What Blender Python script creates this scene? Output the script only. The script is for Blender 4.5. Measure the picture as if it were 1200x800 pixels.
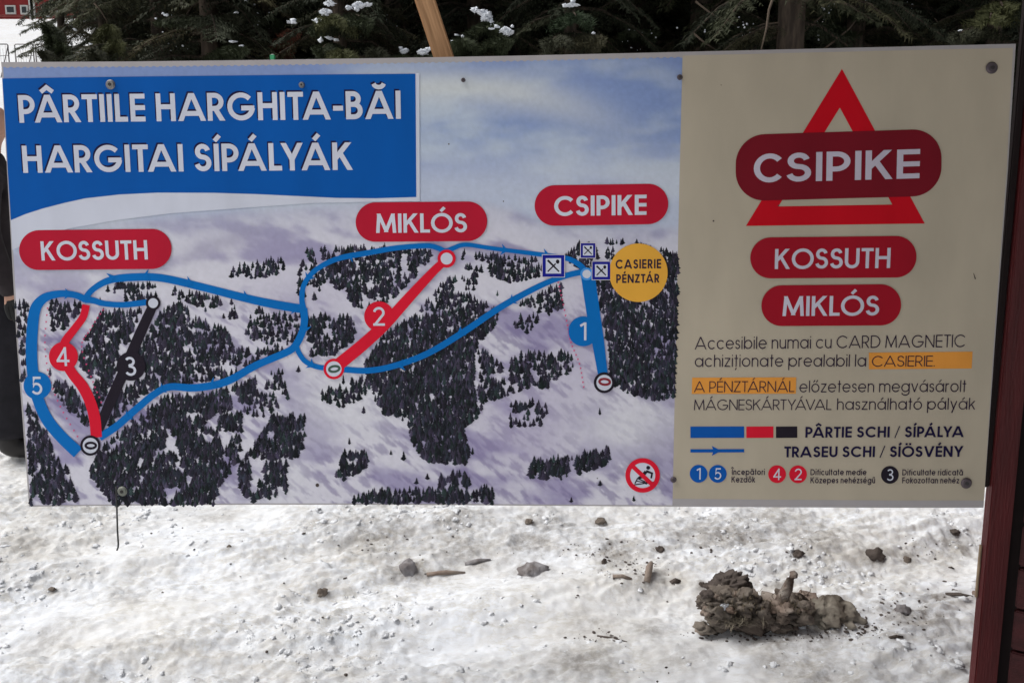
import bpy, bmesh, math, random
import numpy as np
from mathutils import Vector, Matrix, noise as mnoise
R = math.radians
sc = bpy.context.scene
for o in list(bpy.data.objects): bpy.data.objects.remove(o)
COL = sc.collection

# ------------------------------------------------------------------ camera, world, sun
CAM_H = 1.55; PITCH = R(9.0); F = 1000.0
cam_d = bpy.data.cameras.new('camera'); cam = bpy.data.objects.new('camera', cam_d); COL.objects.link(cam)
cam.location = (0, 0, CAM_H); cam.rotation_euler = (R(90) - PITCH, 0, 0)
cam_d.sensor_width = 36; cam_d.lens = 36 * F / 1200.0; cam_d.clip_start = 0.05; cam_d.clip_end = 600
sc.camera = cam
w = bpy.data.worlds.new('World'); sc.world = w; w.use_nodes = True
nt = w.node_tree; bg = nt.nodes['Background']
sky = nt.nodes.new('ShaderNodeTexSky'); sky.sky_type = 'NISHITA'; sky.sun_disc = False
SUN_EL, SUN_AZ = 55.0, -93.0        # sun behind thin cloud, to the left
sky.sun_elevation = R(SUN_EL); sky.sun_rotation = R(SUN_AZ); sky.air_density = 1.0; sky.dust_density = 3.0
hs = nt.nodes.new('ShaderNodeHueSaturation'); hs.inputs['Saturation'].default_value = 0.30
nt.links.new(sky.outputs[0], hs.inputs['Color']); nt.links.new(hs.outputs[0], bg.inputs[0])
bg.inputs[1].default_value = 0.085
sd = bpy.data.lights.new('sun', 'SUN'); sd.energy = 2.2; sd.angle = R(38); sd.color = (1.0, .985, .96)
sun = bpy.data.objects.new('sun', sd); COL.objects.link(sun)
az = R(SUN_AZ); dirv = Vector((math.sin(az) * math.cos(R(SUN_EL)), math.cos(az) * math.cos(R(SUN_EL)), math.sin(R(SUN_EL))))
sun.rotation_euler = dirv.to_track_quat('Z', 'Y').to_euler()
sc.view_settings.view_transform = 'Standard'; sc.view_settings.look = 'None'; sc.view_settings.gamma = 1
sc.view_settings.exposure = 0.34
sc.render.resolution_x = 1024; sc.render.resolution_y = 682

# ------------------------------------------------------------------ noise helpers
rng = np.random.RandomState(7); TAB = rng.rand(256, 256)
def vn(x, y, s=0):
    x = np.asarray(x, float) + 17.3 * s; y = np.asarray(y, float) + 31.7 * s
    xi = np.floor(x).astype(int); yi = np.floor(y).astype(int); fx = x - xi; fy = y - yi
    fx = fx * fx * (3 - 2 * fx); fy = fy * fy * (3 - 2 * fy)
    a = TAB[xi & 255, yi & 255]; b = TAB[(xi + 1) & 255, yi & 255]; c = TAB[xi & 255, (yi + 1) & 255]; d = TAB[(xi + 1) & 255, (yi + 1) & 255]
    return a + (b - a) * fx + (c - a) * fy + (a - b - c + d) * fx * fy
def fbm(x, y, o=4, s=0):
    t = 0; a = .5; n = 0
    for i in range(o):
        t = t + a * vn(x * 2 ** i, y * 2 ** i, s + i * 3); n += a; a *= .5
    return t / n
def sstep(a, b, x):
    t = np.clip((np.asarray(x, float) - a) / (b - a), 0, 1); return t * t * (3 - 2 * t)

# ------------------------------------------------------------------ material helpers
def lin(c):
    return tuple((v / 255.) / 12.92 if v / 255. <= .04045 else ((v / 255. + .055) / 1.055) ** 2.4 for v in c)
MATS = {}
def mat(name, col, rough=.6, spec=.4, noise=0, nscale=8, metal=0, bump=0, bscale=60, vcol=False, stretch=None, col2=None):
    if name in MATS: return MATS[name]
    m = bpy.data.materials.new(name); m.use_nodes = True; t = m.node_tree; b = t.nodes['Principled BSDF']
    b.inputs['Roughness'].default_value = rough; b.inputs['Metallic'].default_value = metal
    b.inputs['Specular IOR Level'].default_value = spec
    tc = t.nodes.new('ShaderNodeTexCoord'); mp = t.nodes.new('ShaderNodeMapping'); t.links.new(tc.outputs['Object'], mp.inputs[0])
    if stretch: mp.inputs['Scale'].default_value = stretch
    if vcol:
        src = t.nodes.new('ShaderNodeVertexColor'); src.layer_name = 'Col'; out = src.outputs[0]
    else:
        rgb = t.nodes.new('ShaderNodeRGB'); rgb.outputs[0].default_value = (*col, 1); out = rgb.outputs[0]
    if noise or col2:
        nz = t.nodes.new('ShaderNodeTexNoise'); nz.inputs['Scale'].default_value = nscale; nz.inputs['Detail'].default_value = 6
        t.links.new(mp.outputs[0], nz.inputs[0])
        mx = t.nodes.new('ShaderNodeMix'); mx.data_type = 'RGBA'
        if col2:
            rp = t.nodes.new('ShaderNodeMapRange'); rp.inputs[1].default_value = .4; rp.inputs[2].default_value = .62
            t.links.new(nz.outputs[0], rp.inputs[0]); t.links.new(rp.outputs[0], mx.inputs[0])
            t.links.new(out, mx.inputs[6]); mx.inputs[7].default_value = (*col2, 1)
        else:
            mx.blend_type = 'MULTIPLY'; mx.inputs[0].default_value = 1
            rp = t.nodes.new('ShaderNodeMapRange'); rp.inputs[1].default_value = .3; rp.inputs[2].default_value = .7
            rp.inputs[3].default_value = 1 - noise; rp.inputs[4].default_value = 1 + noise * .4
            t.links.new(nz.outputs[0], rp.inputs[0]); t.links.new(out, mx.inputs[6]); t.links.new(rp.outputs[0], mx.inputs[7])
        out = mx.outputs[2]
    t.links.new(out, b.inputs['Base Color'])
    if bump:
        n2 = t.nodes.new('ShaderNodeTexNoise'); n2.inputs['Scale'].default_value = bscale; n2.inputs['Detail'].default_value = 5
        t.links.new(mp.outputs[0], n2.inputs[0]); bp = t.nodes.new('ShaderNodeBump'); bp.inputs['Strength'].default_value = bump
        bp.inputs['Distance'].default_value = .01; t.links.new(n2.outputs[0], bp.inputs['Height']); t.links.new(bp.outputs[0], b.inputs['Normal'])
    MATS[name] = m; return m
def ink(name, rgb, k=.68):      # printed ink: photo colour divided by the light on the left of the board
    c = tuple(min(v / k, .85) for v in lin(rgb))
    return mat('print_' + name, c, rough=.55, spec=.10, noise=.09, nscale=4.5, stretch=(2.2, 1, .8))

# ------------------------------------------------------------------ object helpers
def tag(o, label=None, cat=None, group=None, kind=None):
    if label: o['label'] = label
    if cat: o['category'] = cat
    if group: o['group'] = group
    if kind: o['kind'] = kind
    return o
def empty(name, loc=(0, 0, 0), label=None, cat=None, group=None, rot=None):
    o = bpy.data.objects.new(name, None); COL.objects.link(o); o.location = loc; o.empty_display_size = .1
    if rot is not None: o.rotation_euler = rot
    return tag(o, label, cat, group)
def mesh_obj(name, v, f, m, parent=None, smooth=False, col=None, colf=None):
    me = bpy.data.meshes.new(name); me.from_pydata([tuple(p) for p in v] if not isinstance(v, list) else v, [], f if isinstance(f, list) else f.tolist())
    me.update()
    if smooth: me.polygons.foreach_set('use_smooth', [True] * len(me.polygons))
    if col is not None:
        ca = me.color_attributes.new('Col', 'FLOAT_COLOR', 'POINT'); c = np.ones((len(me.vertices), 4), np.float32); c[:, :3] = col
        ca.data.foreach_set('color', c.ravel())
    for mm in (m if isinstance(m, (list, tuple)) else [m]): me.materials.append(mm)
    o = bpy.data.objects.new(name, me); COL.objects.link(o)
    if parent: o.parent = parent
    return o
def bm_obj(name, bm, m, parent=None, smooth=False):
    me = bpy.data.meshes.new(name); bmesh.ops.recalc_face_normals(bm, faces=bm.faces); bm.to_mesh(me); bm.free()
    if smooth: me.polygons.foreach_set('use_smooth', [True] * len(me.polygons))
    me.materials.append(m); o = bpy.data.objects.new(name, me); COL.objects.link(o)
    if parent: o.parent = parent
    return o
def box(name, c, s, m, parent=None, bev=.003, mw=None):
    bm = bmesh.new(); bmesh.ops.create_cube(bm, size=1); bmesh.ops.scale(bm, vec=s, verts=bm.verts)
    if bev: bmesh.ops.bevel(bm, geom=bm.edges[:], offset=bev, segments=2, affect='EDGES')
    if mw is not None: bmesh.ops.transform(bm, matrix=mw, verts=bm.verts)
    bmesh.ops.translate(bm, vec=c, verts=bm.verts)
    return bm_obj(name, bm, m, parent)
def tube(pts, rad, n=8, cap=True):
    pts = [Vector(p) for p in pts]; v = []; f = []
    for i, p in enumerate(pts):
        d = (pts[min(i + 1, len(pts) - 1)] - pts[max(i - 1, 0)]).normalized()
        a = d.cross(Vector((0, 0, 1)) if abs(d.z) < .9 else Vector((1, 0, 0))).normalized(); b = d.cross(a)
        r = rad[i] if isinstance(rad, (list, tuple)) else rad
        for k in range(n):
            t = 2 * math.pi * k / n; v.append(p + a * (r * math.cos(t)) + b * (r * math.sin(t)))
    for i in range(len(pts) - 1):
        for k in range(n):
            f.append((i * n + k, i * n + (k + 1) % n, (i + 1) * n + (k + 1) % n, (i + 1) * n + k))
    if cap: f.append(tuple(range(n))[::-1]); f.append(tuple(range((len(pts) - 1) * n, len(pts) * n)))
    return v, f
def tube_obj(name, pts, rad, m, parent=None, n=8):
    v, f = tube(pts, rad, n); return mesh_obj(name, v, f, m, parent, smooth=True)
fw = Vector((0, math.cos(PITCH), -math.sin(PITCH))); upv = Vector((0, math.sin(PITCH), math.cos(PITCH))); CAMP = Vector((0, 0, CAM_H))
def ray(px, py): return fw + Vector((1, 0, 0)) * ((px - 600) / F) + upv * ((400 - py) / F)
def at(px, py, Y):
    d = ray(px, py); return CAMP + d * (Y / d.y)

# ------------------------------------------------------------------ terrain
def ground_base(x, y):
    x = np.asarray(x, float); y = np.asarray(y, float)
    z = .105 * np.clip(y - 1.2, 0, 7) + .19 * np.clip(y - 8.2, 0, 46.8) + .30 * np.clip(y - 55, 0, 36) + .06 * np.clip(y - 91, 0, 60)
    z = z - .04 * np.clip(x - 3, 0, 30) * sstep(8, 30, y)
    return z
def ground_h(x, y):
    x = np.asarray(x, float); y = np.asarray(y, float); z = ground_base(x, y)
    near = 1 - sstep(10, 30, y)
    z = z + near * (.07 * (fbm(x * .9, y * .9, 2, 1) - .5) + .042 * (fbm(x * 2.2 + .8 * y, y * 3.6 - x * .9, 3, 4) - .5))
    fine = (1 - sstep(6.5, 9, y)) * (1 - sstep(4, 5, np.abs(x)))
    m = rough_mask(x, y); u = x * .97 + y * .26; v = y * .97 - x * .26
    rid = 1 - np.abs(2 * fbm(u * 3.5, v * 13, 3, 9) - 1)
    track = -.030 * np.exp(-((v - 2.55 - .05 * vn(u * 2, 0, 3)) / .10) ** 2) + .022 * np.exp(-((v - 2.74 - .05 * vn(u * 2, 0, 3)) / .07) ** 2) - .02 * np.exp(-((v - 3.25) / .09) ** 2) + .018 * np.exp(-((v - 3.42) / .08) ** 2)
    z = z + near * .05 * (fbm(u * 1.6, v * 3.0, 2, 66) - .5)
    z = z + fine * (track + m * (.022 * rid ** 3 + .026 * (fbm(x * 11 + y * 3, y * 25 - x * 4, 3, 14) - .5) + .018 * (fbm(x * 36, y * 50, 3, 34) - .5) + .008 * (vn(x * 75, y * 90, 5) - .5)) + .006 * (fbm(x * 9, y * 20, 3, 12) - .5))
    far = sstep(20, 40, y); z = z + far * .5 * (fbm(x * .12, y * .12, 3, 40) - .5) * (1 - sstep(75, 92, y) * .5)
    return z
def rough_mask(x, y): return .40 + .60 * sstep(.30, .70, fbm(x * 1.5 + 3, y * 3.0 - x * .6, 4, 90))
def gz(x, y): return float(ground_h(np.array([x]), np.array([y]))[0])
def on_ground(px, py):
    d = ray(px, py); t = np.arange(1.8, 14, .02); D = np.array(d); C0 = np.array(CAMP)
    for _ in range(2):
        P = C0[None] + D[None] * t[:, None]; hit = np.nonzero(P[:, 2] < ground_h(P[:, 0], P[:, 1]))[0]
        i = hit[0] if len(hit) else len(t) - 1; t = np.linspace(t[max(i - 1, 0)], t[i], 12)
    return CAMP + d * float(t[-1])
def snow_mat():
    m = bpy.data.materials.new('dirty_trodden_snow'); m.use_nodes = True; t = m.node_tree; b = t.nodes['Principled BSDF']
    N = t.nodes.new; L = t.links.new
    tc = N('ShaderNodeTexCoord')
    def nz(sc_, det, stretch=(1, 1, 1), lo=.4, hi=.6, rough=.6, rot=0):
        mp = N('ShaderNodeMapping'); mp.inputs['Scale'].default_value = stretch; mp.inputs['Rotation'].default_value = (0, 0, rot); L(tc.outputs['Object'], mp.inputs[0])
        n = N('ShaderNodeTexNoise'); n.inputs['Scale'].default_value = sc_; n.inputs['Detail'].default_value = det; n.inputs['Roughness'].default_value = rough; L(mp.outputs[0], n.inputs[0])
        r = N('ShaderNodeMapRange'); r.inputs[1].default_value = lo; r.inputs[2].default_value = hi; L(n.outputs[0], r.inputs[0]); return r.outputs[0], n.outputs[0]
    def mix(f, a, bcol, fac=1.):
        x = N('ShaderNodeMix'); x.data_type = 'RGBA'
        mm = N('ShaderNodeMath'); mm.operation = 'MULTIPLY'; L(f, mm.inputs[0]); mm.inputs[1].default_value = fac
        L(mm.outputs[0], x.inputs[0])
        if isinstance(a, tuple): x.inputs[6].default_value = (*a, 1)
        else: L(a, x.inputs[6])
        x.inputs[7].default_value = (*bcol, 1); return x.outputs[2]
    a, _ = nz(1.6, 7, lo=.42, hi=.66, stretch=(1, 1.8, 1), rot=-.3)
    c = mix(a, (.86, .89, .94), (.76, .73, .67), .55)
    rn = N('ShaderNodeAttribute'); rn.attribute_name = 'rough'; rz_, _ = nz(11, 8, lo=.42, hi=.62, stretch=(1, 2.2, 1), rough=.75, rot=-.25); rm = N('ShaderNodeMath'); rm.operation = 'MULTIPLY'; L(rn.outputs['Fac'], rm.inputs[0]); L(rz_, rm.inputs[1]); c = mix(rm.outputs[0], c, (.47, .42, .35), .56)
    a2, _ = nz(7, 8, lo=.52, hi=.70, stretch=(1, 1.6, 1), rough=.7)
    c = mix(a2, c, (.56, .51, .43), .28)
    a3, _ = nz(38, 5, lo=.63, hi=.72, rough=.7); a3b, _ = nz(3.5, 3, lo=.5, hi=.62)
    mu = N('ShaderNodeMath'); mu.operation = 'MULTIPLY'; L(a3, mu.inputs[0]); L(a3b, mu.inputs[1])
    c = mix(mu.outputs[0], c, (.13, .10, .08), .6)
    for sc_, st, w_, colr, fac in ((5, (1, 2.6, 1), .030, (.56, .53, .46), .55), (14, (1, 2.0, 1), .035, (.60, .57, .52), .45)):
        _, rw = nz(sc_, 6, stretch=st, rough=.62, rot=-.35); d1 = N('ShaderNodeMath'); d1.operation = 'SUBTRACT'; L(rw, d1.inputs[0]); d1.inputs[1].default_value = .5
        d2 = N('ShaderNodeMath'); d2.operation = 'ABSOLUTE'; L(d1.outputs[0], d2.inputs[0]); r_ = N('ShaderNodeMapRange'); r_.inputs[1].default_value = w_; r_.inputs[2].default_value = 0; L(d2.outputs[0], r_.inputs[0])
        msk, _ = nz(sc_ * .45, 3, lo=.46, hi=.60); m2 = N('ShaderNodeMath'); m2.operation = 'MULTIPLY'; L(r_.outputs[0], m2.inputs[0]); L(msk, m2.inputs[1]); c = mix(m2.outputs[0], c, colr, fac)
    g_, _ = nz(170, 4, lo=.35, hi=.65, rough=.8); c = mix(g_, c, (.58, .56, .53), .16)
    dn = N('ShaderNodeAttribute'); dn.attribute_name = 'dirt'; dz, _ = nz(30, 6, lo=.30, hi=.62, rough=.75); dm = N('ShaderNodeMath'); dm.operation = 'MULTIPLY'; L(dn.outputs['Fac'], dm.inputs[0]); L(dz, dm.inputs[1]); c = mix(dm.outputs[0], c, (.17, .14, .11), .9)
    L(c, b.inputs['Base Color']); b.inputs['Roughness'].default_value = .7; b.inputs['Specular IOR Level'].default_value = .25
    _, h1 = nz(90, 9, rough=.8); _, h2 = nz(16, 6, stretch=(1, 1.5, 1))
    ad = N('ShaderNodeMath'); ad.operation = 'MULTIPLY_ADD'; L(h2, ad.inputs[0]); ad.inputs[1].default_value = 1.2; L(h1, ad.inputs[2])
    bp = N('ShaderNodeBump'); bp.inputs['Strength'].default_value = 1.0; bp.inputs['Distance'].default_value = .018; bs = N('ShaderNodeMath'); bs.operation = 'MULTIPLY'; L(rn.outputs['Fac'], bs.inputs[0]); bs.inputs[1].default_value = .50; L(bs.outputs[0], bp.inputs['Strength']); L(ad.outputs[0], bp.inputs['Height']); L(bp.outputs[0], b.inputs['Normal'])
    return m
def grade(a, b, step, lo, hi, g=1.12):
    s = list(np.arange(a, b + 1e-6, step)); d = step
    while s[-1] < hi: d *= g; s.append(s[-1] + d)
    d = step
    while s[0] > lo: d *= g; s.insert(0, s[0] - d)
    return np.array(s)
DIRT = []
def build_ground():
    xs = grade(-2.9, 2.4, .0072, -160, 160, 1.09); ys = grade(2.35, 5.0, .0075, -30, 190, 1.06)
    X, Y = np.meshgrid(xs, ys); Z = ground_h(X, Y); nx = len(xs); ny = len(ys)
    v = np.stack([X.ravel(), Y.ravel(), Z.ravel()], 1).astype(np.float32)
    i = (np.arange(ny - 1)[:, None] * nx + np.arange(nx - 1)[None]).ravel()
    q = np.stack([i, i + 1, i + 1 + nx, i + nx], 1).astype(np.int32)
    me = bpy.data.meshes.new('snow_ground'); me.vertices.add(len(v)); me.vertices.foreach_set('co', v.ravel())
    me.loops.add(q.size); me.loops.foreach_set('vertex_index', q.ravel()); me.polygons.add(len(q))
    me.polygons.foreach_set('loop_start', np.arange(0, q.size, 4)); me.polygons.foreach_set('use_smooth', [True] * len(q))
    me.update(calc_edges=True); me.materials.append(snow_mat())
    D = np.zeros(X.shape); wob = .6 + .9 * fbm(X * 14, Y * 14, 3, 71)
    for dx, dy, r, a_ in DIRT:
        i0, i1 = np.searchsorted(xs, [dx - 3 * r, dx + 3 * r]); j0, j1 = np.searchsorted(ys, [dy - 3 * r, dy + 3 * r])
        sl = (slice(j0, j1), slice(i0, i1)); q = ((X[sl] - dx) ** 2 + ((Y[sl] - dy) * 1.2) ** 2) ** .5 / (r * wob[sl]); D[sl] = np.maximum(D[sl], a_ * np.clip(1.25 - q, 0, 1))
    rm_ = me.attributes.new('rough', 'FLOAT', 'POINT'); rm_.data.foreach_set('value', rough_mask(X, Y).ravel().astype(np.float32))
    at_ = me.attributes.new('dirt', 'FLOAT', 'POINT'); at_.data.foreach_set('value', D.ravel().astype(np.float32))
    o = bpy.data.objects.new('snow_ground', me); COL.objects.link(o); o['kind'] = 'structure'
    print('ground', nx, ny)
# ------------------------------------------------------------------ the sign board
YAW, TILT, ROLL = -.03587103, -.04320147, -.0089965
BO = Vector((-.03721843, 2.15, 1.34887126))
RB = Matrix.Rotation(YAW, 3, 'Z') @ Matrix.Rotation(TILT, 3, 'X') @ Matrix.Rotation(ROLL, 3, 'Y')
EX, EY, EZ = RB.col[0].copy(), RB.col[1].copy(), RB.col[2].copy()   # EY points away from the viewer
sign = empty('ski_map_sign', BO, 'large printed ski piste map board with blue title and beige text panel', 'sign', rot=RB.to_euler())
def UV(px, py):       # a point of the print, in the board's own plane (metres)
    d = ray(px, py); t = (BO - CAMP).dot(EY) / d.dot(EY); p = CAMP + d * t - BO
    return Vector((p.dot(EX), p.dot(EZ)))
MM = .001
def flat(name, polys, layer, m, parent=sign, z_each=0.0):
    """polys: lists of 2D board points; a sheet of print lying `layer` mm proud of the board"""
    v = []; f = []
    for k, pl in enumerate(polys):
        b = len(v); y = -(layer * MM + z_each * k)
        v += [(p[0], y, p[1]) for p in pl]; f.append(tuple(range(b, b + len(pl))))
    o = mesh_obj(name, v, f, m, parent)
    bm = bmesh.new(); bm.from_mesh(o.data); bmesh.ops.triangulate(bm, faces=[q for q in bm.faces if len(q.verts) > 4]); 
    for q in bm.faces:
        q.normal_update()
        if q.normal.y > 0: q.normal_flip()
    bm.to_mesh(o.data); bm.free(); return o
def pxs(pts): return [UV(*p) for p in pts]
def smooth_line(pts, n=8):     # Catmull-Rom through pixel points
    P = [np.array(p, float) for p in pts]; P = [2 * P[0] - P[1]] + P + [2 * P[-1] - P[-2]]; out = []
    for i in range(1, len(P) - 2):
        for k in range(n):
            t = k / n; a, b, c, d = P[i - 1:i + 3]
            out.append(.5 * ((2 * b) + (c - a) * t + (2 * a - 5 * b + 4 * c - d) * t * t + (3 * b - a - 3 * c + d) * t ** 3))
    out.append(P[-2]); return out
def strip(pts, wid, closed=False):
    """quads along a 2D polyline with mitred joints; wid may vary along it"""
    P = [np.array(p, float) for p in pts]; n = len(P); Lf = []; Rt = []
    for i in range(n):
        if closed: a = P[(i - 1) % n]; c = P[(i + 1) % n]
        else: a = P[max(i - 1, 0)]; c = P[min(i + 1, n - 1)]
        d1 = P[i] - a; d2 = c - P[i]; l1 = np.hypot(*d1); l2 = np.hypot(*d2)
        if l1 < 1e-9: d1 = d2; l1 = l2
        if l2 < 1e-9: d2 = d1; l2 = l1
        d1 = d1 / l1; d2 = d2 / l2; n1 = np.array([-d1[1], d1[0]]); n2 = np.array([-d2[1], d2[0]])
        mm = n1 + n2; q = np.hypot(*mm); mm = n1 if q < 1e-6 else mm / q
        k = 1 / max(mm.dot(n1), .45); hw = (wid[i] if isinstance(wid, (list, np.ndarray)) else wid) / 2
        Lf.append(P[i] + mm * hw * k); Rt.append(P[i] - mm * hw * k)
    rg = range(n if closed else n - 1)
    return [[Rt[i], Rt[(i + 1) % n], Lf[(i + 1) % n], Lf[i]] for i in rg]
def to_uv(polys): return [[UV(p[0], p[1]) for p in q] for q in polys]
def disc(cx, cy, r, n=40, ry=None):
    ry = ry or r; return [(cx + r * math.cos(2 * math.pi * k / n), cy - ry * math.sin(2 * math.pi * k / n)) for k in range(n)]
def ring(cx, cy, ro, ri, n=36, ry=1.):
    return strip([(cx + (ro + ri) / 2 * math.cos(2 * math.pi * k / n), cy - ry * (ro + ri) / 2 * math.sin(2 * math.pi * k / n)) for k in range(n)], ro - ri, True)

# --- geometric sans lettering drawn from strokes
def arc(cx, cy, rx, ry, a0, a1, n=None):
    n = n or max(3, int(abs(a1 - a0) / 15)); return [(cx + rx * math.cos(R(a0 + (a1 - a0) * k / n)), cy + ry * math.sin(R(a0 + (a1 - a0) * k / n))) for k in range(n + 1)]
def ext(a, b, e=.35):
    a = np.array(a, float); b = np.array(b, float); d = (b - a) / np.hypot(*(b - a)); return [tuple(a - d * e), tuple(b + d * e)]
XH = .74
BASE = {'Â': 'A^', 'Ă': 'Au', 'Í': "I'", 'Á': "A'", 'Ó': "O'", 'É': "E'", 'Ö': 'O:', 'á': "a'", 'é': "e'", 'ó': "o'", 'ö': 'o:', 'ő': 'o"', 'ű': 'u"', 'ă': 'au', 'â': 'a^', 'ț': 't,', 'Î': 'I^', 'Ő': 'O"'}
def glyph(ch, w):
    """strokes [(points, clip_low, clip_high)] and width, capital height 1, stroke w"""
    h = w / 2; S = []; T = 1 - h
    def s(p, lo=None, hi=None, closed=False): S.append((p, lo, hi, closed))
    acc = ''
    if ch in BASE: ch, acc = BASE[ch]
    if ch == 'A':
        W = .98; s(ext((h * .9, 0), (W / 2, 1 + .12 * w)), 0, 1); s(ext((W - h * .9, 0), (W / 2, 1 + .12 * w)), 0, 1); s([(.22, .27), (W - .22, .27)])
    elif ch == 'B':
        W = .60; s([(h, 0), (h, 1)]); r1 = (1 - h - .53) / 2; r2 = (.53 - h) / 2
        s([(h, T), (W - .06 - h - r1, T)] + arc(W - .06 - h - r1, T - r1, r1, r1, 80, -90) + [(h, .53)]); s([(h, .53), (W - h - r2, .53)] + arc(W - h - r2, h + r2, r2, r2, 80, -90) + [(h, h)])
    elif ch == 'C': W = .90; s(arc(.5, .5, .5 - h, .5 - h, 40, 320, 22))
    elif ch == 'G': W = 1.0; s(arc(.5, .5, .5 - h, .5 - h, 42, 352, 24)); s([(.50, .47 - h * .3), (1 - h * .3, .47 - h * .3)])
    elif ch == 'O': W = 1.03; s(arc(.515, .5, .515 - h, .515 - h, 0, 345, 23), closed=True)
    elif ch == 'D': W = .80; s([(h, 0), (h, 1)]); s([(h, T), (.3, T)] + arc(.3, .5, .5 - h, .5 - h, 82, -82, 12) + [(.3, h), (h, h)])
    elif ch == 'E': W = .54; s([(h, 0), (h, 1)]); [s([(h, y), (W, y)]) for y in (h, .5, T)]
    elif ch == 'F': W = .50; s([(h, 0), (h, 1)]); [s([(h, y), (W, y)]) for y in (.48, T)]
    elif ch == 'H': W = .70; s([(h, 0), (h, 1)]); s([(W - h, 0), (W - h, 1)]); s([(h, .52), (W - h, .52)])
    elif ch == 'I': W = w; s([(h, 0), (h, 1)])
    elif ch == 'K': W = .70; s([(h, 0), (h, 1)]); s(ext((.12 + h, .44), (W - h * 1.2, 1), .3), .0, 1); S[-1] = ([(h, .40), S[-1][0][1]], 0, 1, False); s([(.27, .62)] + [ext((.27, .62), (W - h, 0))[1]], 0, 1)
    elif ch == 'L': W = .46; s([(h, 0), (h, 1)]); s([(h, h), (W, h)])
    elif ch == 'M': W = .96; s(ext((h, 0), (h + .07, 1)), 0, 1); s(ext((W - h, 0), (W - h - .07, 1)), 0, 1); s(ext((h + .05, 1.0), (W / 2, .1)), .04, 1); s(ext((W - h - .05, 1.0), (W / 2, .1)), .04, 1)
    elif ch == 'N': W = .76; s([(h, 0), (h, 1)]); s([(W - h, 0), (W - h, 1)]); s(ext((h, 1), (W - h, 0)), 0, 1)
    elif ch == 'P': W = .60; s([(h, 0), (h, 1)]); r = (T - .40) / 2; s([(h, T), (W - h - r, T)] + arc(W - h - r, T - r, r, r, 80, -90) + [(h, .40)])
    elif ch == 'R': W = .62; s([(h, 0), (h, 1)]); r = (T - .44) / 2; s([(h, T), (W - .03 - h - r, T)] + arc(W - .03 - h - r, T - r, r, r, 80, -90) + [(h, .44)]); s([(.26, .47), ext((.26, .47), (W - h, 0))[1]], 0, 1)
    elif ch == 'S':
        W = .60; r1 = (T - .52) / 2; r2 = (.52 - h) / 2; c = W / 2
        s(arc(c, T - r1, c - h - .03, r1, 12, 250, 14) + arc(c, h + r2, c - h, r2, 70, -168, 14))
    elif ch == 'T': W = .56; s([(W / 2, 0), (W / 2, 1)]); s([(0, T), (W, T)])
    elif ch == 'U': W = .68; r = W / 2 - h; s([(h, 1), (h, h + r)] + arc(W / 2, h + r, r, r, 190, 350, 10) + [(W - h, h + r), (W - h, 1)])
    elif ch == 'V': W = .86; s(ext((h, 1), (W / 2, 0)), 0, 1); s(ext((W - h, 1), (W / 2, 0)), 0, 1)
    elif ch == 'Y': W = .76; s([ext((h, 1), (W / 2, .42))[0], (W / 2, .40)], 0, 1); s([ext((W - h, 1), (W / 2, .42))[0], (W / 2, .40)], 0, 1); s([(W / 2, 0), (W / 2, .46)])
    elif ch == 'Z': W = .62; s([(.03, T), (W - .02, T)]); s([(0, h), (W, h)]); s(ext((h * 1.1, h * .4), (W - h * 1.1, 1 - h * .4), .2), .0, 1)
    elif ch == '-': W = .36; s([(0, .40), (W, .40)])
    elif ch == '/': W = .42; s(ext((.02, -.08), (.40, 1.05)), -.06, 1.04); S[-1] = (S[-1][0], -.06, 1.04, 'thin')
    elif ch == '.': W = w; s([(h, 0), (h, w)])
    elif ch == '1': W = .34; s([(W - h, 0), (W - h, 1)]); s([(0, .80), (W - h, 1 - h * .6)], 0, 1)
    elif ch == '2': W = .62; s(arc(W / 2, .70, W / 2 - h, .30 - h, 170, -30, 12) + [(h * 1.5, h)]); s([(0, h), (W, h)])
    elif ch == '3': W = .60; s(arc(W / 2 - .02, .745, W / 2 - h - .03, .255 - h, 150, -90, 12) + [(.22, .51)]); s([(.22, .51)] + arc(W / 2, .27, W / 2 - h, .27 - h + .01, 90, -155, 14))
    elif ch == '4': W = .68; s([(W * .70, 0), (W * .70, 1)]); s([(0, .27), (W, .27)]); s([(h * .7, .27), (W * .70, 1 - h)], 0, 1)
    elif ch == '5': W = .62; s([(.12, T), (W - .06, T)]); s([(.12 + h, T), (.06 + h, .50)] + arc(W / 2 - .02, .335, W / 2 - h + .01, .335 - h, 128, -150, 14))
    else:
        x = XH; r = x / 2 - h; c = x / 2; k = .92
        def bowl(cx): s(arc(cx, c, r * k, r, 0, 345, 20), closed=True)
        if ch in 'adqg':
            W = x * k + .02; bowl(h + r * k)
            top = 1 if ch == 'd' else x
            if ch == 'a': s([(W - h, 0), (W - h, x)])
            if ch == 'd': s([(W - h, 0), (W - h, 1)])
            if ch == 'q': s([(W - h, -.28), (W - h, x)])
            if ch == 'g': s([(W - h, x), (W - h, 0)] + arc(W / 2, 0, W / 2 - h, .30 - h, -5, -165, 10))
        elif ch in 'bp':
            W = x * k + .02; bowl(W - h - r * k); s([(h, 0 if ch == 'b' else -.28), (h, 1 if ch == 'b' else x)])
        elif ch == 'o': W = x * k; bowl(W / 2)
        elif ch == 'c': W = x * .86; s(arc(c * k, c, r * k, r, 42, 318, 18))
        elif ch == 'e': W = x * k; s(arc(c * k, c, r * k, r, -4, -4 + 330, 20)); S[-1] = (arc(c * k, c, r * k, r, 0, 325, 20), None, None, False); s([(h, c), (W - h, c)])
        elif ch in 'hnmu':
            W = .54 if ch != 'm' else .94; a = (W - w) / 2 if ch != 'm' else (W - w) / 4
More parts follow.
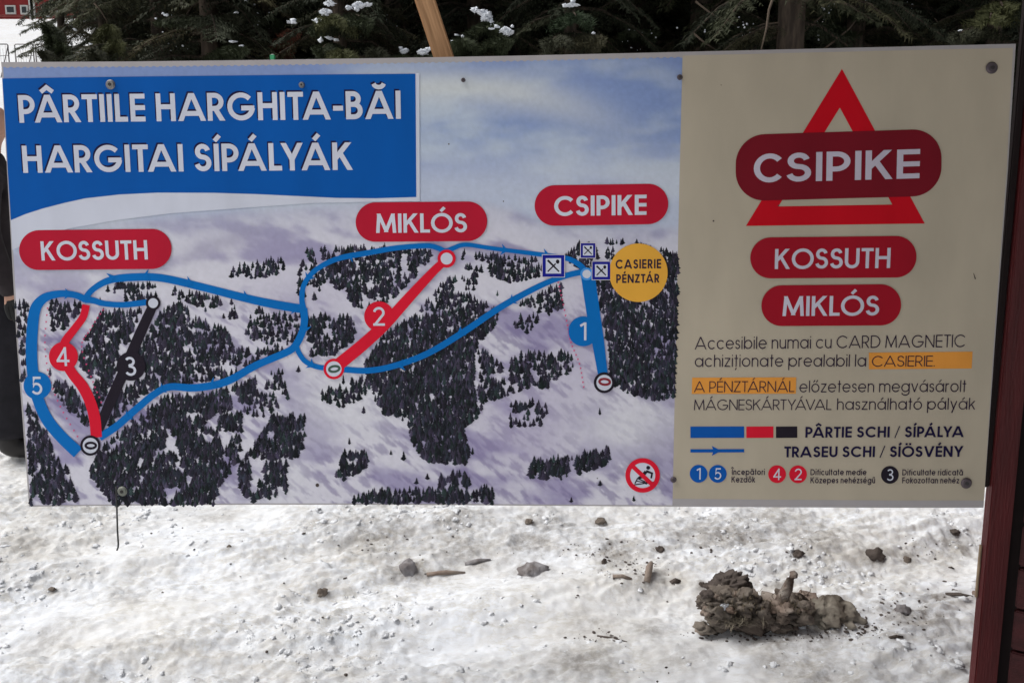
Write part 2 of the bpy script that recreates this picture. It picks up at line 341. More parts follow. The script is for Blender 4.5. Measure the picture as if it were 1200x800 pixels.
            if ch == 'u': s([(h, x), (h, h + a)] + arc(W / 2, h + a, a, a, 190, 350, 8) + [(W - h, h + a)]); s([(W - h, 0), (W - h, x)])
            else:
                s([(h, 0), (h, 1 if ch == 'h' else x)]); s([(h, x - h - a)] + arc(h + a, x - h - a, a, a, 170, 10, 8) + [(h + 2 * a, x - h - a), (h + 2 * a, 0)])
                if ch == 'm': s([(h + 2 * a, x - h - a)] + arc(h + 3 * a, x - h - a, a, a, 170, 10, 8) + [(h + 4 * a, x - h - a), (h + 4 * a, 0)])
        elif ch == 'i': W = w; s([(h, 0), (h, x)]); s([(h, .9), (h, .9 + w)]) if not acc else None
        elif ch == 'j': W = w; s([(h, -.25), (h, x)])
        elif ch == 'l': W = w; s([(h, 0), (h, 1)])
        elif ch == 'k': W = .50; s([(h, 0), (h, 1)]); s([(h, .26), ext((h, .26), (W - h, x))[1]], 0, x); s([(.2, .46), ext((.2, .46), (W - h * .6, 0))[1]], 0, x)
        elif ch == 'r': W = .30; s([(h, 0), (h, x)]); s([(h, x - .26)] + arc(W, x - .24, W - h, .24 - h, 165, 92, 5))
        elif ch == 's': W = .40; r1 = (x - h - x * .52) / 2; r2 = (x * .52 - h) / 2; s(arc(W / 2, x - h - r1, W / 2 - h - .01, r1, 10, 250, 10) + arc(W / 2, h + r2, W / 2 - h, r2, 70, -170, 10))
        elif ch == 't': W = .30; s([(W / 2, 0), (W / 2, 1)]); s([(0, x - h), (W, x - h)])
        elif ch == 'f': W = .30; s([(W / 2, 0), (W / 2, .8)] + arc(W / 2 + .14, .8, .14, .2 - h, 170, 90, 4)); s([(0, x - h), (W, x - h)])
        elif ch == 'v': W = .58; s(ext((h, x), (W / 2, 0)), 0, x); s(ext((W - h, x), (W / 2, 0)), 0, x)
        elif ch == 'y': W = .56; s([ext((h, x), (W / 2 + .03, .02))[0], (W / 2 + .03, .02)], 0, x); s([ext((W - h, x), (W * .28, -.28))[0], ext((W - h, x), (W * .28, -.28))[1]], -.28, x)
        elif ch == 'z': W = .48; s([(.02, x - h), (W - .01, x - h)]); s([(0, h), (W, h)]); s([(h, h), (W - h, x - h)])
        else: return [], .3
    top = 1.0 if (ch.isupper() or ch in 'bdhkl') else XH
    cx = W / 2 if ch not in 'a' else W / 2 - .02
    aw = w * .9
    if acc == "'": S.append(([(cx - .05, top + .10), (cx + .13, top + .30)], None, None, 'acc'))
    if acc == '"': [S.append(([(cx + d - .04, top + .10), (cx + d + .08, top + .30)], None, None, 'acc')) for d in (-.13, .10)]
    if acc == '^': S.append(([(cx - .22, top + .10), (cx, top + .27), (cx + .22, top + .10)], None, None, 'acc'))
    if acc == 'u': S.append((arc(cx, top + .30, .19, .17, 195, 345, 8), None, None, 'acc'))
    if acc == ':': [S.append(([(cx + d, top + .10), (cx + d, top + .10 + w)], None, None, False)) for d in (-.15, .15)]
    if acc == ',': S.append(([(cx + .02, -.08), (cx - .05, -.26)], None, None, 'acc'))
    return S, W
def clip_poly(P, y, keep_above):
    out = []
    for i in range(len(P)):
        a, b = P[i], P[(i + 1) % len(P)]; ia = (a[1] >= y) == keep_above or a[1] == y; ib = (b[1] >= y) == keep_above or b[1] == y
        if ia: out.append(a)
        if ia != ib:
            t = (y - a[1]) / (b[1] - a[1]); out.append(np.array([a[0] + (b[0] - a[0]) * t, y]))
    return out
KERN = {'PA': .12, 'LY': .12, 'YA': .14, 'TA': .12, 'AT': .08, 'AV': .14, 'VA': .14, 'LT': .1, 'RT': .03, 'AR': .02, 'TY': .0, 'KA': .04, 'AL': .0, 'A ': .0, 'LO': .04, 'TR': .03, 'RA': .04, 'OS': .02, 'TI': .02}
def text_polys(txt, w, track, wide={}):
    out = []; x = 0; last = 0; prev = ' '
    for ch in txt:
        if ch == ' ': x += .30; prev = ' '; continue
        k2 = BASE.get(ch, ch)[0]
        if (prev + k2) in KERN: x -= KERN[prev + k2]
        prev = k2
        S, W = glyph(ch, w); sx_ = wide.get(ch, 1.)
        if sx_ != 1: S = [([(w / 2 + (q[0] - w / 2) * sx_, q[1]) for q in p], lo, hi, cl) for p, lo, hi, cl in S]; W = w / 2 + (W - w / 2) * sx_
        for p, lo, hi, cl in S:
            ww = w * .9 if cl == 'acc' else w * .45 if cl == 'thin' else w
            for q in strip(p, ww, cl is True):
                if lo is not None: q = clip_poly(q, lo, True)
                if hi is not None and len(q) > 2: q = clip_poly(q, hi, False)
                if len(q) > 2: out.append([(t[0] + x, t[1]) for t in q])
        last = x + W; x += W + track
    return out, last
def text(txt, x0, y0, x1, y1, cap, m, weight=.19, layer=2.0, track=.13, parent=sign, name='lettering', off=(0, 0), wide={}):
    P, Ltot = text_polys(txt, weight, track, wide); A = UV(x0 + off[0], y0 + off[1]); B = UV(x1 + off[0], y1 + off[1]); C = UV((x0 + x1) / 2, (y0 + y1) / 2); D = UV((x0 + x1) / 2, (y0 + y1) / 2 - cap)
    U = (B - A) / Ltot; Vv = Vector((-U.y, U.x)).normalized() * (D - C).length
    polys = [[A + U * p[0] + Vv * p[1] for p in q] for q in P]
    if isinstance(parent, bpy.types.Object) and parent != sign: pass
    return flat(name, polys, layer, m, parent, z_each=1.2e-6)

I_white = ink('white', (180, 183, 194)); I_blue = ink('banner_blue', (3, 74, 146)); I_navy = ink('navy', (24, 18, 52)); I_red = ink('badge_red', (160, 22, 44))
I_trail = ink('trail_blue', (4, 94, 162)); I_tred = ink('trail_red', (190, 22, 44)); I_black = ink('black', (30, 25, 34)); I_cream = ink('cream', (160, 151, 134))
I_orange = ink('orange', (204, 134, 58)); I_text = ink('dark_text', (40, 28, 48)); I_maroon = ink('maroon', (104, 18, 30)); I_tri = ink('triangle_red', (172, 10, 26))
I_edge = ink('paper_edge', (176, 176, 182)); I_legblue = ink('legend_blue', (8, 74, 148)); I_grey = ink('letter_grey', (176, 174, 186)); I_lav = ink('lavender_paper', (190, 184, 188))

# --- board body: aluminium sheet with its front face and a folded rim
TL, TR, BR, BL = (1.5, 73), (1190.5, 51.5), (1152.5, 594.5), (34, 593.3)
top_px = [TL, (150, 72.3), (300, 70.5), (450, 68.3), (600, 65.6), (750, 62.2), (900, 58.6), (1050, 55), TR]
bot_px = [BL, (150, 592), (300, 591), (450, 591), (600, 592), (750, 593), (900, 594), (1050, 594.6), BR]
lef_px = [TL, (8.2, 200), (19.5, 400), BL]; rig_px = [TR, (1181, 200), (1166, 400), BR]
outline = top_px + rig_px[1:3] + bot_px[::-1] + lef_px[::-1][1:3]
ouv = pxs(outline); n = len(ouv)
v = [(p.x, 0, p.y) for p in ouv] + [(p.x, .006, p.y) for p in ouv]
f = [tuple(range(n)), tuple(range(n, 2 * n))[::-1]] + [(i, i + n, (i + 1) % n + n, (i + 1) % n) for i in range(n)]
panel = mesh_obj('panel', v, f, mat('painted_sheet', lin((176, 171, 172)), .5, .4, noise=.08, nscale=14), sign)
bm = bmesh.new(); bm.from_mesh(panel.data); bmesh.ops.recalc_face_normals(bm, faces=bm.faces); bmesh.ops.triangulate(bm, faces=bm.faces); bm.to_mesh(panel.data); bm.free()
def edge_y(tab, x):
    return float(np.interp(x, [p[0] for p in tab], [p[1] for p in tab]))
def left_x(y): return float(np.interp(y, [p[1] for p in lef_px], [p[0] for p in lef_px]))
def mid_x(y): return float(np.interp(y, [66, 200, 400, 592], [799.7, 796.5, 792, 788]))
def right_x(y): return float(np.interp(y, [p[1] for p in rig_px], [p[0] for p in rig_px]))

# --- printed mountain picture
def print_color(X, Y):
    def mixc(a, b, t): return a * (1 - t[..., None]) + b * t[..., None]
    c = lambda r, g, b: np.array(lin((r, g, b))) / .68 * .80
    s1 = fbm(X / 150 + Y / 90, Y / 60 - X / 300, 4, 3)
    sky_ = mixc(np.ones(X.shape + (3,)) * c(128, 148, 192), np.ones(X.shape + (3,)) * c(178, 190, 206), sstep(.46, .72, s1))
    band = np.exp(-((Y - (95 + .10 * (X - 500) + .0011 * (X - 560) ** 2)) / (22 + (X - 500).clip(0) * .02)) ** 2) * sstep(820, 560, X) * 1.0
    sky_ = mixc(sky_, np.ones(X.shape + (3,)) * c(205, 208, 205), np.clip(band, 0, 1) * .8)
    sky_ = mixc(sky_, np.ones(X.shape + (3,)) * c(196, 202, 214), sstep(150, 225, Y) * .75)
    sky_ = mixc(sky_, np.ones(X.shape + (3,)) * c(120, 138, 180), sstep(110, 74, Y) * .45)
    a = fbm((X + Y) / 70, (Y - .35 * X) / 26, 5, 11); bb = fbm((X + 1.2 * Y) / 26, (Y - .8 * X) / 7, 4, 22)
    snow = mixc(np.ones(X.shape + (3,)) * c(206, 204, 214), np.ones(X.shape + (3,)) * c(148, 141, 174), sstep(.44, .70, a) * .9)
    snow = mixc(snow, np.ones(X.shape + (3,)) * c(118, 108, 148), sstep(.50, .68, bb) * .60 * sstep(330, 380, Y))
    # soft drifts on the high plateau
    d1 = np.exp(-((Y - (305 - .34 * (X - 200))) / 12) ** 2) * sstep(185, 240, X) * sstep(330, 270, X)
    snow = mixc(snow, np.ones(X.shape + (3,)) * c(152, 146, 170), np.clip(d1, 0, 1) * .6)
    br = np.exp(-(((X - 400) / 60) ** 2 + ((Y - 470) / 50) ** 2)) + np.exp(-(((X - 720) / 90) ** 2 + ((Y - 500) / 38) ** 2)) + .8 * np.exp(-(((X - 120) / 110) ** 2 + ((Y - 300) / 40) ** 2)) + .9 * np.exp(-(((X - 330) / 28) ** 2 + ((Y - 560) / 40) ** 2))
    snow = mixc(snow, np.ones(X.shape + (3,)) * c(212, 212, 218), np.clip(br, 0, 1) * .75)
    pur = np.exp(-(((X - 620) / 60) ** 2 + ((Y - 500) / 60) ** 2)) + .8 * np.exp(-(((X - 690) / 45) ** 2 + ((Y - 400) / 60) ** 2)) + .6 * np.exp(-(((X - 350) / 60) ** 2 + ((Y - 360) / 40) ** 2))
    snow = mixc(snow, np.ones(X.shape + (3,)) * c(156, 146, 180), np.clip(pur, 0, 1) * .55)
    ridge = np.interp(X, [0, 13, 82, 140, 200, 300, 365, 490, 560, 600, 640, 800], [300, 292, 267, 257, 250, 243, 238, 236, 232, 240, 258, 262]) + 2 * (fbm(X / 20, X * 0, 2, 2) - .5)
    sm = sstep(-3, 12, Y - ridge); haze = np.exp(-np.clip(Y - ridge, 0, 999) / 22)
    snow = mixc(snow, np.ones(X.shape + (3,)) * c(168, 174, 194), haze * .75)
    out = mixc(sky_, snow, sm)
    return out * (1 + .10 * (fbm(X / 3., Y / 3., 2, 50) - .5))[..., None]
gx = np.linspace(0, 1, 400); gy = np.linspace(0, 1, 270); GX, GY = np.meshgrid(gx, gy)
PX = np.zeros_like(GX); PY = np.zeros_like(GY)
zig = 0
for j in range(GX.shape[0]):
    for i in range(GX.shape[1]):
        u = gx[i]; v_ = gy[j]
        yt = edge_y(top_px, u * 798) + 6.3; yb = edge_y(bot_px, 34 + u * 754) - 1.6; y = yt + (yb - yt) * v_
        x0 = left_x(y) + 2.0; x1 = mid_x(y); x = x0 + (x1 - x0) * u
        if j == 0: y += (.6 if (i // 2) % 2 else -.6)
        PX[j, i] = x; PY[j, i] = y
cols = print_color(PX, PY).reshape(-1, 3)
vv = []
for x, y in zip(PX.ravel(), PY.ravel()):
    p = UV(x, y); vv.append((p.x, -.0003, p.y))
nx = len(gx); ii = (np.arange(len(gy) - 1)[:, None] * nx + np.arange(nx - 1)[None]).ravel()
mp_ = mesh_obj('printed_mountain_picture', vv, np.stack([ii, ii + nx, ii + nx + 1, ii + 1], 1), mat('print_photo', (1, 1, 1), .55, .10, vcol=True, noise=.05, nscale=60), sign, col=cols)
def cr(pts): return pts
cream = [(mid_x(60) + .3, edge_y(top_px, 800) + 4.5), (900, 63), (1050, 59.5), (1187, 56.5), (right_x(200) - 1.5, 200), (right_x(400) - 1.5, 400), (1153, 586), (1050, 586), (900, 585), (788.2, 584), (mid_x(400), 400), (mid_x(200), 200)]
flat('beige_text_panel', [pxs(cream)], .35, I_cream)

# --- printed forest: thousands of tiny conifer shapes
random.seed(3)
REG = [
 ([(18, 352), (35, 352), (33, 420), (26, 450), (20, 400)], .5),
 ([(60, 350), (98, 352), (95, 362), (76, 385), (62, 385), (57, 368)], 1),
 ([(110, 344), (140, 331), (185, 333), (240, 346), (277, 354), (278, 373), (255, 368), (225, 355), (195, 343), (170, 351), (118, 350)], 1),
 ([(120, 364), (168, 363), (150, 400), (132, 445), (115, 478), (106, 440), (92, 425), (98, 398)], 1.1),
 ([(58, 435), (80, 450), (100, 475), (104, 500), (88, 488), (66, 462)], .8),
 ([(32, 468), (42, 485), (60, 518), (80, 550), (92, 588), (34, 590)], .9),
 ([(188, 362), (212, 355), (235, 375), (265, 385), (275, 410), (340, 406), (300, 425), (265, 442), (200, 448), (180, 455), (150, 478), (126, 500), (146, 440), (170, 395)], 1.1),
 ([(122, 522), (150, 500), (195, 462), (235, 464), (280, 450), (300, 444), (285, 480), (280, 540), (255, 570), (250, 590), (130, 590), (104, 552)], 1.35),
 ([(285, 450), (330, 430), (340, 470), (300, 490), (285, 480)], .5),
 ([(320, 488), (358, 486), (356, 525), (336, 555), (336, 575), (300, 588), (282, 575), (280, 545), (305, 510)], 1.2),
 ([(360, 370), (415, 372), (416, 395), (388, 418), (362, 415)], 1.1),
 ([(358, 291), (420, 289), (462, 288), (508, 295), (495, 315), (465, 345), (440, 360), (415, 358), (395, 338), (385, 325), (375, 330)], 1.15),
 ([(345, 310), (360, 305), (385, 328), (375, 350), (350, 345)], .35),
 ([(540, 294), (600, 300), (640, 305), (640, 320), (600, 330), (568, 318), (545, 312)], 1.1),
 ([(532, 322), (560, 318), (560, 350), (522, 362), (492, 364), (505, 340)], .8),
 ([(480, 372), (520, 366), (562, 352), (585, 366), (580, 380), (560, 400), (556, 430), (555, 450), (562, 485), (542, 500), (550, 530), (545, 542), (500, 540), (485, 520), (475, 490), (450, 485), (440, 458), (428, 440), (428, 425), (448, 395)], 1.5),
 ([(372, 465), (385, 450), (420, 442), (450, 450), (455, 480), (430, 462), (400, 475)], .8),
 ([(560, 400), (585, 428), (620, 412), (670, 412), (672, 425), (660, 450), (640, 455), (625, 450), (575, 468), (562, 480)], .9),
 ([(590, 470), (640, 470), (645, 500), (600, 502)], .45),
 ([(598, 360), (640, 340), (660, 332), (658, 360), (640, 368), (615, 356)], .9),
 ([(600, 372), (632, 366), (625, 392), (605, 390)], .4),
 ([(700, 330), (795, 298), (793, 400), (790, 465), (760, 467), (735, 458), (715, 448), (714, 410), (702, 355)], 1.4),
 ([(660, 300), (672, 287), (700, 282), (745, 282), (760, 285), (795, 300), (793, 320), (700, 330)], 1.1),
 ([(412, 588), (430, 577), (480, 573), (515, 572), (515, 560), (545, 553), (552, 570), (578, 575), (578, 588)], 1.2),
 ([(393, 557), (400, 532), (430, 530), (430, 546), (405, 562)], 1.2),
 ([(612, 556), (625, 541), (665, 536), (714, 526), (715, 541), (690, 550), (655, 560), (638, 560)], 1.2),
 ([(270, 322), (275, 309), (335, 303), (337, 318), (300, 324)], .9),
 ([(296, 362), (352, 368), (350, 398), (320, 405), (285, 392)], .6)]
def inside(x, y, P):
    c = False; j = len(P) - 1
    for i in range(len(P)):
        if (P[i][1] > y) != (P[j][1] > y) and x < (P[j][0] - P[i][0]) * (y - P[i][1]) / (P[j][1] - P[i][1]) + P[i][0]: c = not c
        j = i
    return c
trees = []
for P, dens in REG:
    xs = [p[0] for p in P]; ys = [p[1] for p in P]; A = abs(sum(P[i][0] * P[(i + 1) % len(P)][1] - P[(i + 1) % len(P)][0] * P[i][1] for i in range(len(P)))) / 2
    for _ in range(int(A * dens * .10)):
        for t in range(20):
            x = random.uniform(min(xs), max(xs)); y = random.uniform(min(ys), max(ys))
            if inside(x, y, P): break
        else: continue
        if vn(x / 11., y / 11., 60) < (.24 if dens < 1.4 else .10): continue
        trees.append((x, y))
for _ in range(110):
    x = random.uniform(20, 780); y = random.uniform(340, 588)
    if vn(x / 50., y / 40., 77) > .62: trees.append((x, y))
trees.sort(key=lambda t: t[1])
fv = []; ff = []; fc = []
for k, (x, y) in enumerate(trees):
    hgt = random.uniform(5.5, 11) * (1 + (y - 400) / 1500); wd = hgt * random.uniform(.42, .85); b = len(fv); lay = -(.0005 + .0009 * k / len(trees))
    pts = [(0, hgt)]
    ls = []; rs = []
    for q in (.72, .46, .20):
        ls.append((-wd * (1 - q) * random.uniform(.45, .75), hgt * (q + random.uniform(-.05, .05)))); ls.append((-wd * (1 - q) * .25, hgt * (q + .02)))
        rs.append((wd * (1 - q) * random.uniform(.45, .75), hgt * (q + random.uniform(-.05, .05)))); rs.append((wd * (1 - q) * .25, hgt * (q + .02)))
    ls = ls[:-1] + [(-.4, 0)]; rs = rs[:-1] + [(.4, 0)]
    poly = pts + rs + ls[::-1]
    base = np.array(random.choice([(36, 38, 48), (30, 34, 40), (44, 40, 54), (34, 44, 44), (52, 48, 62)])) * random.uniform(.85, 1.2)
    colr = np.array(lin(base * random.choice([.6, .75, .9, 1.15]))) / .68
    for p in poly:
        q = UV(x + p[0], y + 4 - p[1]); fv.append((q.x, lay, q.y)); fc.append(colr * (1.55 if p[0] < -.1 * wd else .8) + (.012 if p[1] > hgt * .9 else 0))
    m_ = len(poly)
    for i in range(1, m_ // 2 + 1):     # ladder of faces down the cone
        a0 = b + i - 1 if i > 1 else b; 
    L_ = [b] + [b + m_ - i for i in range(1, 7)]; R_ = [b] + [b + i for i in range(1, 7)]
    ff.append((b, R_[1], L_[1]))
    for i in range(1, 6): ff.append((L_[i], R_[i], R_[i + 1], L_[i + 1]))
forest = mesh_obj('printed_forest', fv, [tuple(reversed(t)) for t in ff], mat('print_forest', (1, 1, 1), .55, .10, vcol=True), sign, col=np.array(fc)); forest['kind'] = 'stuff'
# little course flags dotted beside the runs
fl = []
for pts, cc in (([(652, 325), (658, 350), (664, 380), (668, 400), (678, 425), (683, 452)], 0), ([(55, 360), (52, 400), (57, 440), (70, 475), (90, 510)], 1), ([(120, 362), (105, 385), (95, 405), (106, 440), (118, 470)], 1)):
    sp = smooth_line(pts, 5)
    for p in sp: fl.append([(p[0], p[1]), (p[0] + 2.4, p[1] + .4), (p[0] + .6, p[1] + 2.6)])
o = flat('printed_course_flags', to_uv(fl), 1.5, ink('flag_pink', (186, 70, 110))); o['kind'] = 'stuff'

# --- title banner
ban = [(3, 92.4), (75, 91.2), (150, 90.2), (300, 88.6), (400, 87.5), (487, 86.8), (488, 231), (440, 232.4), (395, 232), (345, 229.6), (300, 227.5), (250, 226), (185, 225.8), (140, 228), (100, 232.5), (75, 238), (50, 244.5), (30, 251), (13.2, 258), (left_x(200) + 1.4, 200), (left_x(140) + 1.4, 140)]
white_sweep = [(left_x(258) + 1.4, 256), (50, 242), (100, 230), (185, 223), (300, 225), (395, 229), (487, 228), (486, 86), (491.5, 85.8), (492, 236), (430, 236.6), (365, 238), (300, 242.5), (200, 250), (140, 257.5), (82, 267.5), (40, 281), (left_x(293) + 1.4, 293)]
flat('white_sweep', [pxs(white_sweep)], 1.45, I_white)
banner = flat('title_banner', [pxs(ban)], 1.7, I_blue)
for t_, a in (('PÂRTIILE HARGHITA-BĂI', (23.5, 144.2, 470, 139.5, 32.6)), ('HARGITAI SÍPÁLYÁK', (28, 202.8, 413.5, 199.3, 32))):
    text(t_, *a, I_navy, .180, 1.9, .10, banner, 'lettering_shadow', off=(-1.6, -2.0))
    text(t_, *a, I_white, .176, 2.1, .10, banner)

# --- name badges
def badge(x0, x1, yl0, yr0, yl1, yr1, m, rad=None, layer=2.3, name='name_badge'):
    pts = []
    hL = (yl1 - yl0); r = rad or hL / 2
    def Yt(x): return yl0 + (yr0 - yl0) * (x - x0) / (x1 - x0)
    def Yb(x): return yl1 + (yr1 - yl1) * (x - x0) / (x1 - x0)
    for k in range(13):
        a = R(90 + 90 * k / 12); x = x0 + r + r * math.cos(a); pts.append((x, Yt(x) + r - r * math.sin(a)))
    for k in range(13):
        a = R(180 + 90 * k / 12); x = x0 + r + r * math.cos(a); pts.append((x, Yb(x) - r - r * math.sin(a)))
    for k in range(13):
        a = R(270 + 90 * k / 12); x = x1 - r + r * math.cos(a); pts.append((x, Yb(x) - r - r * math.sin(a)))
    for k in range(13):
        a = R(90 * k / 12); x = x1 - r + r * math.cos(a); pts.append((x, Yt(x) + r - r * math.sin(a)))
    return flat(name, [pxs(pts[::-1])], layer, m)
for (bx, tx, txt, wgt) in (
    ((23, 201.5, 270, 268, 316.5, 315), (49.5, 305.3, 174, 304, 22.5), 'KOSSUTH', .165),
    ((417, 571, 237.5, 236, 283.5, 282.5), (441, 273, 547.5, 272.3, 22.5), 'MIKLÓS', .165),
    ((626.5, 783, 217.5, 215.2, 265, 262.5), (649.5, 253.5, 757.5, 251.8, 23.5), 'CSIPIKE', .178),
    ((879, 1073.5, 278.5, 276.3, 326.3, 325), (907.5, 315.2, 1042.5, 314, 23.5), 'KOSSUTH', .155),
    ((892, 1055.5, 334.5, 332.8, 382, 381), (916.5, 370.2, 1029.5, 369.5, 23.2), 'MIKLÓS', .155)):
    b = badge(*bx, I_red); text(txt, *tx, I_white if tx[0] < 800 else I_grey, wgt, 2.6, .09, b)
    if tx[0] > 800: b.data.materials[0] = ink('deep_red', (138, 16, 32))
o_tri = [(986.5, 81), (874, 264.8), (1083.5, 262)]; i_tri = [(984, 126.5), (912, 242), (1045.5, 239.8)]
tri = flat('warning_triangle', [pxs([o_tri[0], o_tri[1], i_tri[1], i_tri[0]]), pxs([o_tri[1], o_tri[2], i_tri[2], i_tri[1]]), pxs([o_tri[2], o_tri[0], i_tri[0], i_tri[2]])], 1.0, I_tri)
b = badge(862, 1103, 158.5, 151, 236, 229.5, I_maroon, rad=34, layer=1.6); b['label'] = 'large dark maroon badge across the red triangle'
text('CSIPIKE', 883, 214.5, 1077, 209, 34, ink('badge_grey', (172, 166, 178)), .172, 2.0, .115, b, wide={'C': .86, 'S': 1.22, 'P': 1.15, 'K': 1.08, 'E': 1.20})

# --- trails
def trail(pts, wid, m, layer, name='trail_line'):
    sp = smooth_line(pts, 6)
    if isinstance(wid, (list, tuple)):
        wid = np.interp(np.linspace(0, len(wid) - 1, len(sp)), range(len(wid)), wid)
    return flat(name, to_uv(strip(sp, wid)), layer, m, z_each=1e-7)
trail([(100, 350), (107, 341), (118, 333), (130, 328), (145, 325.5), (175, 324.5), (200, 327.5), (240, 337), (300, 352), (345, 360.5), (355, 361)], [7, 7, 8, 9, 9, 9, 10, 10.5], I_trail, 1.9)
trail([(356, 361), (357, 375), (354, 390), (346, 405), (335, 413), (300, 428), (265, 447), (230, 454), (200, 453), (182, 461), (160, 479), (137, 499), (117, 512)], [9, 8.5, 8.5, 8.5, 9, 8.5, 8, 8.5, 9], I_trail, 2.0)
trail([(100, 351), (110, 352), (122, 355.5), (145, 357), (173, 354)], [8, 7, 6.5, 7], I_trail, 1.95)
trail([(356, 363), (354, 350), (356, 335), (365, 321), (380, 310), (400, 302), (430, 296.5), (465, 290.5), (500, 288), (513, 290.5), (522, 294), (531, 291), (540, 287.5), (550, 287), (570, 290), (600, 294), (640, 299), (665, 303), (680, 311), (687, 320)], [7, 6, 6, 6.5, 6, 6, 5.5, 5, 5, 6, 7], I_trail, 2.05)
trail([(347, 404), (351, 414), (358, 423), (370, 429), (385, 431.5)], 6, I_trail, 2.1)
trail([(402, 432.5), (430, 434), (460, 429), (500, 414.5), (540, 391), (580, 364), (610, 346.5), (640, 331.5), (665, 322.5), (685, 318)], [7, 7, 7.5, 7.5, 6.5, 7], I_trail, 2.15)
t5 = trail([(101, 351), (90, 346), (75, 344), (60, 346), (50, 351), (42, 362), (38.5, 385), (37.5, 415), (40, 445), (46, 470), (57, 493), (74, 513), (92, 530)], [8, 7.5, 8, 9, 11, 13, 13.5, 13.5, 13.5, 13.5, 14, 14, 14.5], I_trail, 2.2, 'trail_line')
t4 = trail([(101.5, 357), (98, 371), (88, 385), (76, 402), (76, 420), (85, 437), (97, 452), (106, 470), (111.5, 490), (113.5, 512)], [9, 9, 9, 10, 12, 12, 13, 13, 13.5, 13], I_tred, 2.3)
t3 = trail([(180, 357), (165, 390), (150, 425), (130, 470), (116, 503)], [11, 12.5, 13, 12.5, 11], I_black, 2.25)
t2 = trail([(523, 304), (507, 319), (480, 348), (452, 379), (425, 404), (398, 426)], [9, 10, 12, 13.5, 14, 14.5], I_tred, 2.35)
t1 = flat('trail_line', [pxs([(680.5, 322), (697, 322), (703, 365), (708, 400), (712, 437), (700.5, 438), (694, 403), (688, 372)])], 2.4, I_trail)
def number_disc(x, y, r, m, d, cap, layer=2.6, wgt=.13):
    o = flat('number_disc', [pxs(disc(x, y, r))], layer, m); S, W = glyph(d, wgt); k = cap * W
    text(d, x - k / 2, y + cap / 2, x + k / 2, y + cap / 2, cap, I_white, wgt, layer + .25, parent=o, name='numeral'); return o
number_disc(44.5, 451.5, 16.2, I_trail, '5', 21); number_disc(75, 417.5, 17, I_tred, '4', 22); number_disc(154, 428.8, 17, I_black, '3', 22)
number_disc(444.5, 370.5, 17.5, I_tred, '2', 22); number_disc(683.5, 388, 17.5, I_trail, '1', 21)
def station(x, y, ro, ri, m, oval=None, tilt=0):
    o = flat('station_ring', to_uv(ring(x, y, ro, ri)), 2.7, m)
    flat('station_centre', [pxs(disc(x, y, ri + .4))], 2.62, I_white, o)
    if oval: flat('drag_lift_loop', to_uv([[(a[0], a[1] + tilt * (a[0] - x)) for a in q] for q in ring(x + .5, y + oval[1], ri * .82, ri * .82 - 2.8, 24, .55)]), 2.8, oval[0], o)
station(180, 355, 8.6, 5.8, I_black); station(106.5, 521.5, 11.8, 9, I_black, (I_black, 0)); station(523.5, 303, 10.6, 7, I_tred)
station(391.5, 432, 12, 9, I_tred, (ink('lift_green', (60, 80, 70)), 0), -.1); station(687.5, 321, 7.5, 5, ink('ring_blue', (60, 130, 196))); station(708, 448, 12.2, 9.2, I_black, (ink('lift_red', (120, 40, 50)), -1), .05)
# direction barbs on the paths
bars = [(131, 325, -20), (172, 322.5, 170), (222, 331, 15), (288, 347.5, 15), (412, 300, 200), (346, 362, 10), (591, 293, 10), (640, 298.5, 10), (250, 449, 155), (190, 456, 150), (540, 389, 150), (470, 428, 165), (600, 352, 150), (365, 427, 30), (358, 385, 100), (362, 325, 120), (150, 488, 140), (80, 344.5, 5)]
bp_ = []
for x, y, a in bars:
    d = np.array([math.cos(R(a)), math.sin(R(a))]); q = np.array([-d[1], d[0]]); c = np.array([x, y])
    bp_ += [[c + d * 5, c - d * 4 + q * 6.8, c - d * 1.0], [c + d * 5, c - d * 1.0, c - d * 4 - q * 6.8]]
for k in range(0, len(bp_), 2): flat('direction_barb', to_uv(bp_[k:k + 2]), 2.5, I_trail)

# --- restaurant symbols and the ticket office disc
I_sym = ink('symbol_blue', (22, 26, 120))
for x, y, s in ((648.5, 311.5, 25.5), (689, 293.5, 17), (704.5, 317, 21)):
    h = s / 2; o = flat('restaurant_symbol', [pxs([(x - h - .7, y - h - .7), (x + h + .7, y - h - .7), (x + h + .7, y + h + .7), (x - h - .7, y + h + .7)])], 2.9, I_lav)
    flat('blue_frame', [pxs([(x - h, y - h), (x + h, y - h), (x + h, y + h), (x - h, y + h)])], 3.05, I_sym, o)
    k = h * .70; flat('white_field', [pxs([(x - k, y - k), (x + k, y - k), (x + k, y + k), (x - k, y + k)])], 3.2, I_white, o)
    k = h * .52
    flat('crossed_knife_and_fork', to_uv(strip([(x - k, y - k), (x + k, y + k)], [h * .2, h * .12]) + strip([(x + k * .4, y - k * .4), (x - k, y + k)], h * .12) + [disc(x + k * .75, y - k * .75, h * .17, 10, h * .2)]), 3.35, I_black, o, 1e-5)
tk = flat('ticket_office_disc', [pxs(disc(748, 319.5, 34.2, 64))], 2.95, ink('disc_yellow', (222, 148, 56)))
text('CASIERIE', 721.3, 315, 774.5, 314.3, 10.8, I_text, .19, 3.2, .15, tk); text('PÉNZTÁR', 722, 331.5, 772.5, 331, 10.2, I_text, .19, 3.2, .14, tk)

